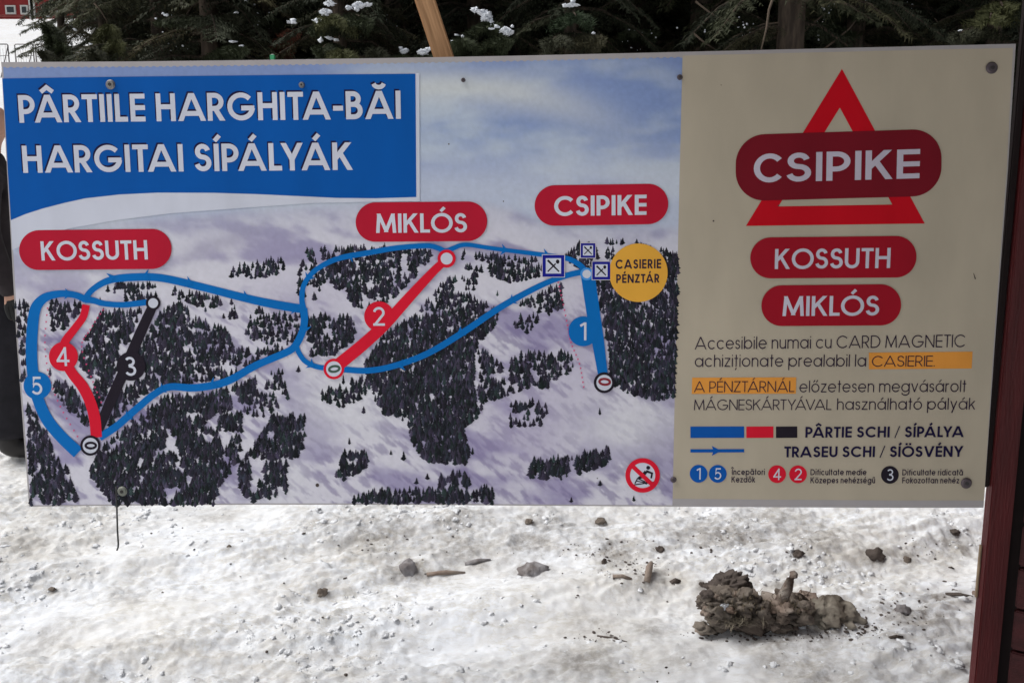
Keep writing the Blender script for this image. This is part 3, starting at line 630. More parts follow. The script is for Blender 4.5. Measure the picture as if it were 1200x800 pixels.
# --- no snow tubing symbol
pr = flat('prohibition_ring', to_uv(ring(753, 556.5, 20.2, 14.8, 48)), 2.0, I_tred)
flat('white_field', [pxs(disc(753, 556.5, 15.2))], 1.6, I_white, pr)
flat('slash', to_uv(strip([(741.5, 546), (765, 568)], 5)), 2.3, I_tred, pr)
fig = strip([(757, 552), (752, 558), (748, 560)], [4, 4, 3]) + strip([(757, 551.5), (764, 554), (763, 560)], [3, 2.2, 2]) + strip([(752, 558.5), (758, 561), (757, 567)], [3, 2.4, 2]) + strip([(743, 567.5), (768, 564)], 1.4) + strip([(744, 566), (747, 560), (756, 564)], 1.4) + [disc(759.5, 547.5, 2.3, 14)] + strip([(746, 563), (760, 566)], 1.2)
flat('sledging_figure', to_uv(fig), 1.8, I_black, pr, 1e-5)

# --- small print on the beige panel
flat('highlight_bar', [pxs([(1018, 413), (1139.5, 411.8), (1138.5, 431.6), (1018, 432.5)])], 1.0, I_orange)
flat('highlight_bar', [pxs([(811, 442.3), (933, 441.8), (932.5, 461), (810.5, 461.3)])], 1.0, I_orange)
BK = .085
text('Accesibile numai cu CARD MAGNETIC', 814, 409.3, 1130.5, 406.6, 14.6, I_text, BK, 1.5, .12)
text('achiziționate prealabil la', 814, 429.7, 1014.5, 429.3, 14.2, I_text, BK, 1.5, .12)
text('CASIERIE.', 1021.3, 429.5, 1095, 429, 12.6, I_text, BK, 1.5, .09)
text('A PÉNZTÁRNÁL', 813, 459.3, 930.5, 459, 12.8, I_text, BK, 1.5, .09)
text('előzetesen megvásárolt', 936.5, 459.5, 1131.5, 459, 13.8, I_text, BK, 1.5, .12)
text('MÁGNESKÁRTYÁVAL', 813, 480.3, 974, 480, 12.4, I_text, BK, 1.5, .08)
text('használható pályák', 980.5, 480, 1142, 479.5, 13.6, I_text, BK, 1.5, .12)
for (x0, x1), m in (((809, 872), I_legblue), ((874.5, 906.2), I_tred), ((909.2, 934.2), I_black)):
    flat('legend_bar', [pxs([(x0, 499.5), (x1, 499.3), (x1, 512.6), (x0, 512.8)])], 1.0, m)
text('PÂRTIE SCHI / SÍPÁLYA', 943.5, 512.4, 1128.8, 511.7, 12.6, I_navy, .185, 1.5, .12)
flat('legend_arrow', [pxs([(809, 526), (872, 525.8), (872, 529.6), (809, 529.8)]), pxs([(834, 522), (845, 527.8), (836, 527.8)]), pxs([(834, 533.6), (836, 527.9), (845, 527.9)])], 1.2, I_legblue, z_each=1e-4)
text('TRASEU SCHI / SÍÖSVÉNY', 918.8, 535.4, 1128, 534.8, 12.6, I_navy, .185, 1.5, .11)
for x, m, d in ((818.6, I_legblue, '1'), (841, I_legblue, '5'), (910.5, I_tred, '4'), (935, I_tred, '2'), (1042.6, I_black, '3')):
    number_disc(x, 554.6 + (x - 818) * .006, 10.4, m, d, 13.4, 1.2, .11)
for t_, x0, x1, y in (('Începători', 857.5, 896, 556), ('Kezdők', 857, 884.5, 564.8), ('Dificultate medie', 949.5, 1015, 556.3), ('Közepes nehézségű', 949.5, 1025, 565.7), ('Dificultate ridicată', 1057, 1128, 556.5), ('Fokozottan nehéz', 1057, 1123.5, 565.8)):
    text(t_, x0, y, x1, y, 7.0, I_text, .15, 1.5, .14)
# scratches and specks on the print
sp_ = [strip([(1140.5, 320), (1142.8, 327)], [.6, 1.6])[0]] + [disc(x, y, r, 8) for x, y, r in ((912, 241, .9), (836, 259, 1.1), (526, 169, .9), (229, 241, .8), (590, 236, .8), (1010, 300, .6), (700, 560, .7), (845, 100, .6), (372, 568, 2.2))]
flat('print_scratches', to_uv(sp_), 1.4, ink('scratch', (70, 62, 60)))['kind'] = 'stuff'
# --- screws
def screw(x, y, r, m, wm=None):
    p = UV(x, y); rr = (UV(x + r, y) - p).length; bm = bmesh.new()
    bmesh.ops.create_cone(bm, segments=24, radius1=rr, radius2=rr * .72, depth=.004, cap_ends=True, matrix=Matrix.Translation((p.x, -.0025 - .0025, p.y)) @ Matrix.Rotation(R(90), 4, 'X'))
    o = bm_obj('screw', bm, m, sign)
    bm = bmesh.new(); bmesh.ops.create_cone(bm, segments=6, radius1=rr * .36, radius2=rr * .34, depth=.002, cap_ends=True, matrix=Matrix.Translation((p.x, -.0075, p.y)) @ Matrix.Rotation(R(90), 4, 'X'))
    bm_obj('recess', bm, mat('dark_steel', (.05, .045, .045), .5, metal=.3), o)
steel = mat('dull_zinc', (.28, .27, .26), .45, metal=.75); dsteel = mat('painted_screw', (.10, .08, .09), .5, metal=.3); soil = mat('green_screw', (.22, .23, .20), .6, metal=.3)
for x, y, r, m in ((130, 99.5, 5.6, steel), (354, 100, 3.6, steel), (543, 94.3, 2.6, dsteel), (796.5, 91, 3.4, dsteel), (1161.5, 80, 7, dsteel), (144, 575, 5.8, soil), (789, 561.5, 3.6, dsteel), (1131.8, 565.5, 6.6, dsteel)): screw(x, y, r, m)

# ------------------------------------------------------------------ everything round the board

# the bent wire hanging below the board
wy = 2.14
tube_obj('hanging_wire', [at(136.5, 570, wy), at(137, 596, wy), at(137.6, 620, wy), at(138.6, 636, wy), at(138.4, 641, wy), at(137.0, 644.5, wy)], .0022, mat('dark_wire', (.03, .03, .03), .5), None, 6)
tag(bpy.data.objects['hanging_wire'], 'thin dark bent wire hanging below the left part of the sign', 'wire')

# pale timber prop leaning behind the board
def beam(name, p, q, wd, dp, m, parent=None, bev=.003):
    d = (q - p); L = d.length; z = d.normalized(); y = Vector((0, 1, 0)); y = (y - z * y.dot(z)).normalized(); x = y.cross(z)
    M = Matrix((x, y, z)).transposed().to_4x4(); M.translation = (p + q) / 2
    bm = bmesh.new(); bmesh.ops.create_cube(bm, size=1); bmesh.ops.scale(bm, vec=(wd, dp, L), verts=bm.verts)
    if bev: bmesh.ops.bevel(bm, geom=bm.edges[:], offset=bev, segments=2, affect='EDGES')
    o = bm_obj(name, bm, m, parent); o.matrix_world = M; return o
pine = mat('sawn_pine', (.52, .30, .155), .7, .2, col2=(.36, .20, .10), nscale=9, stretch=(9, 9, .6), bump=.3, bscale=14)
bY = 2.36
b1 = beam('timber_prop', at(531, 100, bY), at(447, -155, bY), .052, .05, pine)
tag(b1, 'pale sawn timber prop leaning up behind the top edge of the sign', 'timber beam')

# ------------------------------------------------------------------ red wooden hut at the right
redw = mat('red_stained_wood', (.10, .011, .012), .5, .35, noise=.35, nscale=5, stretch=(6, 6, .7), bump=.35, bscale=30)
redp = mat('red_stained_plank', (.055, .010, .011), .6, .3, noise=.4, nscale=5, stretch=(.6, 6, 6), bump=.35, bscale=30)
hut_rot = R(-35)
PC = at(1160.5, 600, 2.16); corner = Vector((PC.x, 2.16, 0))
hz = gz(corner.x, corner.y) - .1
hut = empty('wooden_hut', (corner.x, corner.y, hz), 'dark red wooden hut with corner post and planks, beside the sign', 'hut', rot=(0, 0, 0))
HT = 2.62 - hz
A = Vector((math.cos(hut_rot), math.sin(hut_rot), 0)); B = Vector((-math.sin(hut_rot), math.cos(hut_rot), 0))
def hbox(name, x0, x1, z0, z1, d0, d1, m, ax=A, ay=B, bev=.003, parent=hut):
    M = Matrix((ax, ay, Vector((0, 0, 1)))).transposed()
    c = ax * ((x0 + x1) / 2) + ay * ((d0 + d1) / 2) + Vector((0, 0, (z0 + z1) / 2))
    return box(name, c, (x1 - x0, d1 - d0, z1 - z0), m, parent, bev, M)
pw = .062
X1 = Vector((1, 0, 0)); Y1 = Vector((0, 1, 0))
hbox('corner_post', 0, pw, 0, HT, 0, .032, redw, X1, Y1)
hbox('shade_strip', -.020, -.001, 1.55 - hz - .735, HT, .012, .030, mat('dark_gap', (.012, .006, .006), .9), X1, Y1)  # near-black strip added as the shade between board and post
hbox('torn_edge_strip', -.005, -.001, 1.55 - hz - 1.05, 1.55 - hz - .90, .020, .030, mat('chipped_bare_wood', (.30, .22, .15), .9, .1, noise=.3, nscale=30), X1, Y1, bev=.001)
k = 0; z = 0
while z < HT - .02:
    hgt = min(.118, HT - z)
    hbox('plank', pw + .012, 4.6, z, z + hgt - .007, .035, .06, redp, bev=.004); z += .118  # wall lengthened out of view to cut light on the board
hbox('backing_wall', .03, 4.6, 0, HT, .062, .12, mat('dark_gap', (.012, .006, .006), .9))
hbox('side_wall', .10, .16, 0, HT, .12, 1.7, redp)
hbox('rear_wall', .16, 4.6, 0, HT, 1.7, 1.76, redp); hbox('end_wall', 4.6, 4.66, 0, HT, .0, 1.76, redp)
rz = 2.64 - hz
hbox('added_shade_roof', -1.0, -.082, rz + .002, rz + .048, -2.5, -.25, mat('brown_roof_boards', (.07, .045, .03), .8, noise=.3))  # unseen roof added to shade the upper right of the board
hbox('roof', -.08, 5.2, rz, rz + .05, -2.5, 1.9, mat('brown_roof_boards', (.07, .045, .03), .8, noise=.3))  # overhang stretched toward the viewer, unseen, to shade the board
hbox('shade_roof_fascia', -1.03, -1.0, rz - .10, rz + .07, -2.53, -.25, redw); hbox('shade_roof_fascia', -1.0, 5.2, rz - .10, rz + .07, -2.53, -2.5, redw)  # edges of the added shade roof and the stretched overhang
hbox('roof_snow', -.05, 5.18, rz + .052, rz + .24, -2.48, 1.88, mat('clean_snow', (.82, .84, .88), .6, .2, bump=.4, bscale=12), bev=.06)

# ------------------------------------------------------------------ conifers
def spruce_arrays(seed, H, zlow, Rm, dens=1., sparse=0.):
    rs = np.random.RandomState(seed); nv = []; cl = []
    zs = np.arange(zlow, H - .3, .27 / dens); br = []
    for z in zs:
        for _ in range(rs.randint(5, 8)):
            if rs.rand() < sparse: continue
            br.append((z + rs.uniform(-.12, .12), rs.uniform(0, 6.283), Rm * (1 - z / H) ** .75 * rs.uniform(.62, 1.08) * min(1, .55 + (z - zlow) * .5)))
    stems = []
    for z, a, L in br:
        o = np.array([math.cos(a), math.sin(a), 0]); s = np.array([-math.sin(a), math.cos(a), 0]); dr = rs.uniform(.30, .55)
        tint = rs.choice([0, 1, 2], p=[.6, .25, .15]); c = np.array([(.026, .031, .019), (.038, .042, .023), (.052, .050, .027)][tint]) * rs.uniform(.7, 1.3)
        def pt(t): return o[None] * (L * t)[:, None] + np.array([0, 0, 1.])[None] * (z + L * (.10 * t - dr * t * t))[:, None]
        stems.append((pt(np.array([0, .35, .7, 1.0])), .010 + .010 * L))
        n = int(L / .055) + 3; t = np.repeat(np.linspace(.12, 1, n), 2); sg = np.tile([1, -1], n)
        base = pt(t); l = (.10 + .34 * (1 - t) * rs.uniform(.7, 1.2, len(t))) * min(1.2, .4 + L * .45)
        d = o[None] * .55 + s[None] * (sg * .8)[:, None] + np.array([0, 0, -.35])[None] + rs.uniform(-.25, .25, (len(t), 3)); d /= np.linalg.norm(d, axis=1)[:, None]
        K = 6; u = np.tile(np.linspace(.1, 1, K), len(t)); bb = np.repeat(base, K, 0) + np.repeat(d * l[:, None], K, 0) * u[:, None]; dd = np.repeat(d, K, 0)
        side = np.cross(dd, np.array([0, 0, 1.]) + rs.uniform(-.5, .5, dd.shape)); side /= np.linalg.norm(side, axis=1)[:, None] + 1e-9
        for q in (-1, 1):
            ln = rs.uniform(.03, .060, len(bb))[:, None]
            tip = bb + dd * ln * .8 + side * q * ln + np.array([0, 0, -.3]) * ln; w_ = dd * .013
            nv.append(np.stack([bb - w_, bb + w_, tip], 1).reshape(-1, 3)); cc = np.repeat(c[None], len(bb) * 3, 0) * rs.uniform(.75, 1.25, (len(bb), 1)).repeat(3, 0).reshape(-1, 1); cl.append(cc)
    return np.concatenate(nv), np.concatenate(cl), stems
def tri_mesh(name, V, Cc, m):
    me = bpy.data.meshes.new(name); n = len(V); me.vertices.add(n); me.vertices.foreach_set('co', V.astype(np.float32).ravel())
    me.loops.add(n); me.loops.foreach_set('vertex_index', np.arange(n, dtype=np.int32)); me.polygons.add(n // 3); me.polygons.foreach_set('loop_start', np.arange(0, n, 3, dtype=np.int32))
    me.update(calc_edges=True); ca = me.color_attributes.new('Col', 'FLOAT_COLOR', 'POINT'); c = np.ones((n, 4), np.float32); c[:, :3] = Cc; ca.data.foreach_set('color', c.ravel()); me.materials.append(m); return me
needle = mat('spruce_needles', (1, 1, 1), .7, .15, vcol=True)
needle_lit = needle.copy(); needle_lit.name = 'lit_olive_needles'; _t = needle_lit.node_tree; _b = _t.nodes['Principled BSDF']; _m = _t.nodes.new('ShaderNodeMix'); _m.data_type = 'RGBA'; _m.blend_type = 'MULTIPLY'; _m.inputs[0].default_value = 1; _m.inputs[7].default_value = (1.9, 1.8, 1.9, 1)  # olive copy for left trees, their brighter light put into the colour
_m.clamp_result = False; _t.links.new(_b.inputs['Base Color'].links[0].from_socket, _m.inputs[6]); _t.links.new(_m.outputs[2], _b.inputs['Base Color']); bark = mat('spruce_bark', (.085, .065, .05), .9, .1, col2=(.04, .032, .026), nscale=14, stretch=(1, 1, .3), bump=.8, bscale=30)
snowc = mat('clinging_snow', (.80, .83, .88), .6, .2, bump=.4, bscale=40)
PROTO = []
for sd_, H, zl, Rm, dn, spz in ((1, 13, .9, 2.3, .85, .0), (2, 11, .5, 2.0, .85, .05), (3, 15, 1.9, 2.2, .75, .15), (4, 9, .6, 1.3, .8, .25)):
    V, Cc, stems = spruce_arrays(sd_, H, zl, Rm, dn, spz)
    me = tri_mesh('crown', V, Cc, needle)
    sv, sf = tube([(0, 0, -.6), (0.02, 0, H * .3), (-.03, .03, H * .7), (0, 0, H)], [.15 * H / 12, .115 * H / 12, .06 * H / 12, .01], 10)
    for P, r in stems:
        a, b_ = tube([Vector(p) for p in P], [r, r * .7, r * .45, r * .15], 4, False); o_ = len(sv); sv += a; sf += [tuple(i + o_ for i in q) for q in b_]
    tm = bpy.data.meshes.new('trunk'); tm.from_pydata([tuple(p) for p in sv], [], sf); tm.update(); tm.polygons.foreach_set('use_smooth', [True] * len(tm.polygons)); tm.materials.append(bark)
    PROTO.append((me, tm, H))
    print('spruce', len(V) // 3)
def place_tree(px, Y, var, s=1., rot=0., label=None, group=None, lean=0., sx=1.):
    x = (px - 600) / F * Y * 1.0; z = gz(x, Y)
    t = empty('spruce_tree', (x, Y, z), label, 'tree', group, rot=(0, lean, rot)); t.scale = (s * sx, s * sx, s)
    me, tm, H = PROTO[var]
    for n_, m_ in (('crown', me), ('trunk', tm)):
        o = bpy.data.objects.new(n_, m_); COL.objects.link(o); o.parent = t
        if n_ == 'crown' and px < 380: o.material_slots[0].link = 'OBJECT'; o.material_slots[0].material = needle_lit
    return t
FRONT = [ # px, Y, variant, scale, label
 (93, 15.5, 3, .95, 'slender young spruce with thin grey trunk, farthest left, with open snow showing through it', .75),
 (142, 13.5, 1, .95, 'olive green spruce just right of the slender grey trunked one', .62),
 (205, 12.5, 0, 1., 'bushy spruce above the title word beginning the upper line of the sign', .9),
 (262, 11.0, 1, 1.05, 'dark spruce with a thin snow streaked twig above the blue title', .95),
 (330, 12.5, 0, .95, 'dark spruce between the snow streaked twig and the snow laden boughs', .9),
 (408, 9.5, 1, .9, 'bright green spruce carrying thick snow pads, left of the timber prop', .75),
 (470, 12.0, 2, 1., 'shaded spruce directly left of the leaning timber prop', 1.),
 (560, 10.5, 0, .95, 'dark spruce holding the largest snow pads, right of the timber prop', .8),
 (606, 12.5, 2, 1.05, 'tall bare trunked spruce behind the snow pads right of the timber prop', .9),
 (665, 9.2, 1, .85, 'spruce with a green lit bough above the sky part of the map', .7),
 (740, 11.5, 0, 1., 'very dark spruce over the seam between map and beige panel', .9),
 (812, 10.5, 2, 1., 'thinly branched dark spruce left of the thick bare trunk', .8),
 (912, 8.6, 2, 1.05, 'spruce with a thick bare trunk above the red triangle', .75),
 (985, 10.5, 0, .95, 'dark spruce with frosted twigs right of the thick bare trunk', .8),
 (1055, 12.0, 1, 1.05, 'dark spruce with a small snow glint near the right of the wood', .9),
 (1140, 8.8, 1, .85, 'olive lit spruce beside the hut at the far right', .75),
 (1225, 11.0, 0, 1., 'dark spruce half hidden behind the red hut', .9)]
random.seed(11); ft = []
for px, Y, var, s_, lab, sx in FRONT: ft.append(place_tree(px, Y, var, s_, random.uniform(0, 6), lab, 'spruces at the edge of the wood', sx=sx, lean=-.02 if px == 93 else 0))
back = []
for row, (Y, step) in enumerate(((15.5, 70), (19, 62), (24, 52), (30, 46), (37, 44))):
    px = (190, 160, 150, 145, 140)[row] + random.uniform(0, 20)
    while px < 1330:
        place_tree(px, Y + random.uniform(-1.2, 1.2), random.choice([0, 1, 2, 0]), random.uniform(.9, 1.2), random.uniform(0, 6), 'tall dark spruce crowded inside the wood behind the front row of trees', 'spruces deep inside the wood'); px += step * random.uniform(.8, 1.2)
# brown needle litter under the wood
def litter():
    ys = np.arange(9.5, 70, .6); v = []; f = []; nx = 60
    for y in ys:
        x0 = -.40 * y + .8 * math.sin(y * .9); xs = np.linspace(x0, .95 * y, nx); zs = ground_h(xs, np.full(nx, y)) + .05
        zs[0] -= .3; zs[-1] -= .3
        v += [(float(a), float(y), float(b)) for a, b in zip(xs, zs)]
    for j in range(len(ys) - 1):
        for i in range(nx - 1): f.append((j * nx + i, j * nx + i + 1, (j + 1) * nx + i + 1, (j + 1) * nx + i))
    o = mesh_obj('forest_floor', v, f, mat('needle_litter', (.05, .038, .026), .95, .05, col2=(.10, .085, .07), nscale=3, bump=.6, bscale=20), None, smooth=True); o['kind'] = 'structure'
litter()

# snow laden boughs on particular trees
def blob(name, c, sx, sy, sz, m, parent, seed, amp=.35, sub=3, freq=2.2):
    bm = bmesh.new(); bmesh.ops.create_icosphere(bm, subdivisions=sub, radius=1)
    for v_ in bm.verts:
        n_ = mnoise.noise(v_.co * freq + Vector((seed * 3.1, seed, 0))) + .5 * mnoise.noise(v_.co * freq * 2.4 + Vector((seed, 5, seed)))
        v_.co *= 1 + amp * n_ + .16 * amp * mnoise.noise(v_.co * 9 + Vector((seed, 1, 2)))
        if sub > 2:
            for q_ in range(5):
                d_ = Vector((math.sin(seed * 1.7 + q_ * 2.4), math.cos(seed * 2.3 + q_ * 1.9), math.sin(seed + q_ * 3.1))).normalized(); e_ = v_.co.dot(d_) - .80
                if e_ > 0: v_.co -= d_ * e_ * .85
        v_.co = Vector((v_.co.x * sx, v_.co.y * sy, v_.co.z * sz)) + c
    return bm_obj(name, bm, m, parent, smooth=True)
def bough(tree, px, py, Y, L, green, seed, snow=(), dirx=1):
    """a drooping needle bough reaching to a pixel's place at depth Y; snow: (dx_px, dy_px, w_px, h_px) clumps on it"""
    rs = np.random.RandomState(seed); tip = np.array(at(px, py, Y)); tz = tree.location; st = np.array([tz.x, tz.y, tip[2] + L * .3])
    o = tip - st; Lh = np.linalg.norm(o[:2]); 
    P = lambda t: st[None] + o[None] * t[:, None] + np.array([0, 0, 1.])[None] * (.25 * L * (t * (1 - t)))[:, None]
    n = int(Lh / .03) + 6; t = np.repeat(np.linspace(.25, 1.02, n), 2); sg = np.tile([1, -1], n); base = P(t)
    oo = o / np.linalg.norm(o); s = np.cross(oo, [0, 0, 1.]); s /= np.linalg.norm(s)
    l = .30 * L * (1.1 - t) + .07; d = oo[None] * .6 + s[None] * (sg * .75)[:, None] + np.array([0, 0, -.5]) + rs.uniform(-.25, .25, (len(t), 3)); d /= np.linalg.norm(d, axis=1)[:, None]
    K = 8; u = np.tile(np.linspace(.05, 1, K), len(t)); bb = np.repeat(base, K, 0) + np.repeat(d * l[:, None], K, 0) * u[:, None]; dd = np.repeat(d, K, 0); nv = []
    for q in (-1, 1, 0):
        sd2 = np.cross(dd, rs.uniform(-1, 1, dd.shape)); sd2 /= np.linalg.norm(sd2, axis=1)[:, None] + 1e-9; ln = rs.uniform(.025, .05, len(bb))[:, None]
        nv.append(np.stack([bb - dd * .008, bb + dd * .008, bb + dd * ln * .7 + sd2 * ln], 1).reshape(-1, 3))
    V = np.concatenate(nv); Cc = np.array(green)[None] * rs.uniform(.6, 1.4, (len(V) // 3, 1)).repeat(3, 0)
    Mi = (Matrix.Translation(tree.location) @ tree.rotation_euler.to_matrix().to_4x4() @ Matrix.Diagonal((*tree.scale, 1))).inverted()
    bo = bpy.data.objects.new('bough', tri_mesh('bough', V, Cc, needle)); COL.objects.link(bo); bo.parent = tree; bo.matrix_parent_inverse = Mi
    tv, tf = tube([Vector(p) for p in P(np.array([0, .3, .6, .85, 1.]))], [.03, .024, .018, .012, .006], 6)
    stx = mesh_obj('bough_stem', tv, tf, bark, bo, True)
    for k, (dx, dy, wpx, hpx) in enumerate(snow):
        c = at(px + dx, py + dy, Y - .03); r = Y / F / 2
        blob('snow_pad', c, wpx * r * .80, min(wpx, 12) * r * .9, hpx * r * .62, snowc, bo, seed + k, 1.1, 4 if wpx > 7 else 2, 2.6)
G1 = (.070, .074, .032); G2 = (.034, .042, .021); G3 = (.038, .040, .024); G4 = (.026, .040, .020)
T = {p[0]: t for p, t in zip(FRONT, ft)}
bough(T[408], 385, 20, 7.6, .9, G1, 21, [(-4, -6, 15, 13), (-12, 4, 10, 6), (1, -16, 14, 9)])
bough(T[408], 425, 22, 7.9, .9, G2, 22, [(-16, -13, 9, 6), (-5, -16, 15, 12), (5, -16, 11, 7), (-7, -11, 7, 6)])
bough(T[408], 402, 60, 7.5, .7, G1, 23)
bough(T[408], 378, 56, 8.2, .7, G2, 24, [(-2, -9, 7, 9), (8, -11, 8, 5), (16, -9, 6, 4)])
bough(T[408], 372, 34, 8.5, .7, G2, 25, [(0, -9, 10, 5), (-28, -9, 7, 8)])
bough(T[470], 470, 66, 8.8, .8, G2, 26, [(4, -6, 10, 9), (0, -9, 6, 6)])
bough(T[470], 440, 58, 8.0, .7, G3, 27)
bough(T[560], 500, 66, 8.4, .8, G2, 28, [(-5, -5, 15, 9), (2, -8, 9, 7)])
bough(T[560], 575, 28, 8.2, .9, G2, 29, [(-19, -16, 10, 9), (-10, -13, 15, 12), (-5, -8, 14, 13), (1, -2, 6, 12)])
bough(T[560], 590, 44, 8.0, .8, G2, 30, [(-14, -10, 8, 3), (-8, -13, 7, 6), (2, -9, 14, 9), (6, -6, 12, 12), (10, -13, 5, 5)])
bough(T[560], 540, 46, 8.2, .7, G2, 31, [(-5, -5, 6, 3), (-10, 2, 5, 2), (2, -3, 4, 5)])
bough(T[665], 675, 20, 7.6, .9, G4, 32, [(-5, -14, 18, 6), (-13, -13, 7, 6), (-4, -19, 7, 9)])
bough(T[665], 648, 46, 7.5, .8, G3, 33)
bough(T[665], 698, 44, 7.6, .7, (.055, .052, .03), 34, [(-3, -5, 6, 4)])
bough(T[142], 128, 30, 10.5, .8, G1, 35); bough(T[142], 136, 48, 10.2, .7, G1, 36); bough(T[142], 112, 60, 10.6, .7, G3, 37, [(-6, -8, 5, 3)])
bough(T[1140], 1160, 22, 7.6, .9, G1, 38); bough(T[1140], 1125, 40, 7.6, .8, G3, 39, [(0, -4, 5, 2)]); bough(T[1140], 1175, 8, 7.8, .7, G1, 40)
bough(T[262], 280, 55, 9.0, .7, G2, 41, [(-7, -6, 12, 1.8), (3, -1, 6, 4)])
bough(T[262], 190, 24, 10., .7, G2, 42, [(5, -6, 6, 5), (1, -8, 4, 3), (-7, -2, 3, 3)])
bough(T[262], 275, 20, 10., .6, G3, 43, [(2, -5, 7, 3), (14, -19, 7, 4)])
bough(T[330], 342, 36, 9.5, .6, (.10, .035, .022), 44, [(-2, -10, 7, 6)])
bough(T[93], 60, 42, 12.5, .7, G2, 45, [(8, -28, 4, 3), (-2, -22, 7, 2)]); bough(T[93], 52, 60, 12.6, .7, G3, 46, [(36, -25, 5, 4)]); bough(T[93], 72, 52, 12.4, .6, G2, 47); bough(T[93], 55, 28, 12.8, .7, G2, 48)
for i_, (px, py, n_, sp, t_) in enumerate(((763, 39, 4, 5, 740), (872, 35, 22, 13, 812), (970, 12, 14, 10, 985), (960, 34, 12, 14, 985), (1016, 8, 16, 9, 1055), (1068, 6, 12, 8, 1055), (845, 30, 6, 40, 812), (735, 40, 12, 40, 740), (220, 40, 14, 60, 205), (130, 62, 10, 40, 142), (1040, 30, 8, 50, 1055), (450, 30, 10, 60, 470), (320, 25, 10, 50, 330))):
    # frosted twig ends: a spray of little snow grains on one bough
    tr = T[t_]; Mi = (Matrix.Translation(tr.location) @ tr.rotation_euler.to_matrix().to_4x4() @ Matrix.Diagonal((*tr.scale, 1))).inverted()
    bm = bmesh.new(); Yd = tr.location.y - 1.4
    for k in range(n_):
        c = at(px + random.gauss(0, sp * .4), py + random.gauss(0, min(sp, 22) * .45), Yd + random.uniform(-.3, .3)); r_ = random.uniform(.4, 1.5) * Yd / F
        bmesh.ops.create_icosphere(bm, subdivisions=1, radius=r_, matrix=Matrix.Translation(c) @ Matrix.Diagonal((1, 1, random.uniform(.5, 1.2), 1)))
    o = bm_obj('frosted_twigs', bm, snowc, tr); o['kind'] = 'stuff'; o.matrix_parent_inverse = Mi
    bough(tr, px, py - 2, Yd, .6, G2, 60 + i_)
# bare twigs crossing the dark wood
tw = mat('bare_twig', (.11, .085, .065), .9, .1)
for t_, pts in ((470, [(440, 38), (452, 42), (470, 38), (488, 33)]), (812, [(815, 2), (835, 18), (862, 28)]), (812, [(811, 38), (825, 50), (838, 58)]), (912, [(905, 0), (901, 12), (898, 34), (892, 58)]), (985, [(965, 58), (978, 48), (995, 34), (1003, 24)]), (1055, [(1085, 10), (1098, 26), (1118, 50)]), (985, [(935, 45), (950, 30), (968, 15)]), (142, [(110, 4), (118, 12), (126, 26)]), (93, [(56, 72), (66, 64), (76, 56), (82, 54)]), (330, [(312, 20), (330, 12), (346, 4)])):
    tr = T[t_]; Mi = (Matrix.Translation(tr.location) @ tr.rotation_euler.to_matrix().to_4x4() @ Matrix.Diagonal((*tr.scale, 1))).inverted()
    Yd = tr.location.y - 1.6; o = tube_obj('bare_twig', [at(*p, Yd) for p in pts], [.011, .010, .008, .005][:len(pts)], tw, tr, 5); o.matrix_parent_inverse = Mi
# green and white course marker deep in the wood
mk = empty('course_marker', at(320, 76, 8.9), 'tiny green and white marker post showing over the sign edge in front of the wood', 'marker post')
box('post', (0, 0, -1.2), (.03, .03, 2.6), mat('marker_white', (.7, .75, .72), .6), mk); box('sleeve', (.0, -.003, .07), (.045, .045, .045), mat('marker_green', (.05, .35, .15), .6), mk)

# ------------------------------------------------------------------ far left: red house, barriers
HY = 94.
def hp(px, py): return at(px, py, HY)
hb = hp(0, 24); house = empty('red_house', (hb.x, HY, hb.z - 1.5), 'far red wooden house with small white framed windows above the snow slope', 'house')
def lb(name, px0, py0, px1, py1, d, m, parent=house, off=0.):
    a = hp(px0, py0) - house.location; b = hp(px1, py1) - house.location
    o = box(name, ((a.x + b.x) / 2, -d / 2 + off, (a.z + b.z) / 2), (abs(b.x - a.x), d, abs(a.z - b.z)), m, parent, 0); return o
hred = mat('house_red', (.30, .035, .035), .7, .2, noise=.25, nscale=1.2); hw = mat('house_white', (.62, .62, .58), .6)
wl = lb('wall', -90, 40, 78, -28, 9, hred, off=9)
for y in (18.5, 20, 22.5): lb('board_line', -90, y, 78, y - .5, .08, mat('house_pale_line', (.48, .16, .14), .7), off=-.01)
for x0, x1, y0, y1 in ((7.5, 18.5, 17.2, 6.8), (25, 33, 17.6, 6.6), (-14, -4, 17, 6.5), (-40, -30, 17, 6.5), (50, 58, 18, 7)):
    wv = lb('window', x0, y0, x1, y1, .15, hw); lb('pane', x0 + 2, y0 - 2, x1 - 1.6, y1 + 2, .04, mat('dark_pane', (.03, .035, .04), .15, .5), wv, off=-.16)
for x0 in (35.8, 37.6): lb('trim_post', x0, 24, x0 + 1., -26, .14, hw)
a = hp(-95, -26) - house.location; b = hp(84, -26) - house.location; cx = (a.x + b.x) / 2
mesh_obj('roof', [(a.x, -1.2, a.z), (b.x, -1.2, b.z), (b.x, 10.2, b.z), (a.x, 10.2, a.z), (a.x, 4.5, a.z + 4), (b.x, 4.5, b.z + 4)], [(0, 1, 5, 4), (2, 3, 4, 5), (0, 4, 3), (1, 2, 5), (0, 3, 2, 1)], mat('house_roof', (.12, .06, .05), .8), house)
FY = 52.
met = mat('galvanised_rail', (.16, .15, .15), .5, .4, metal=.4)
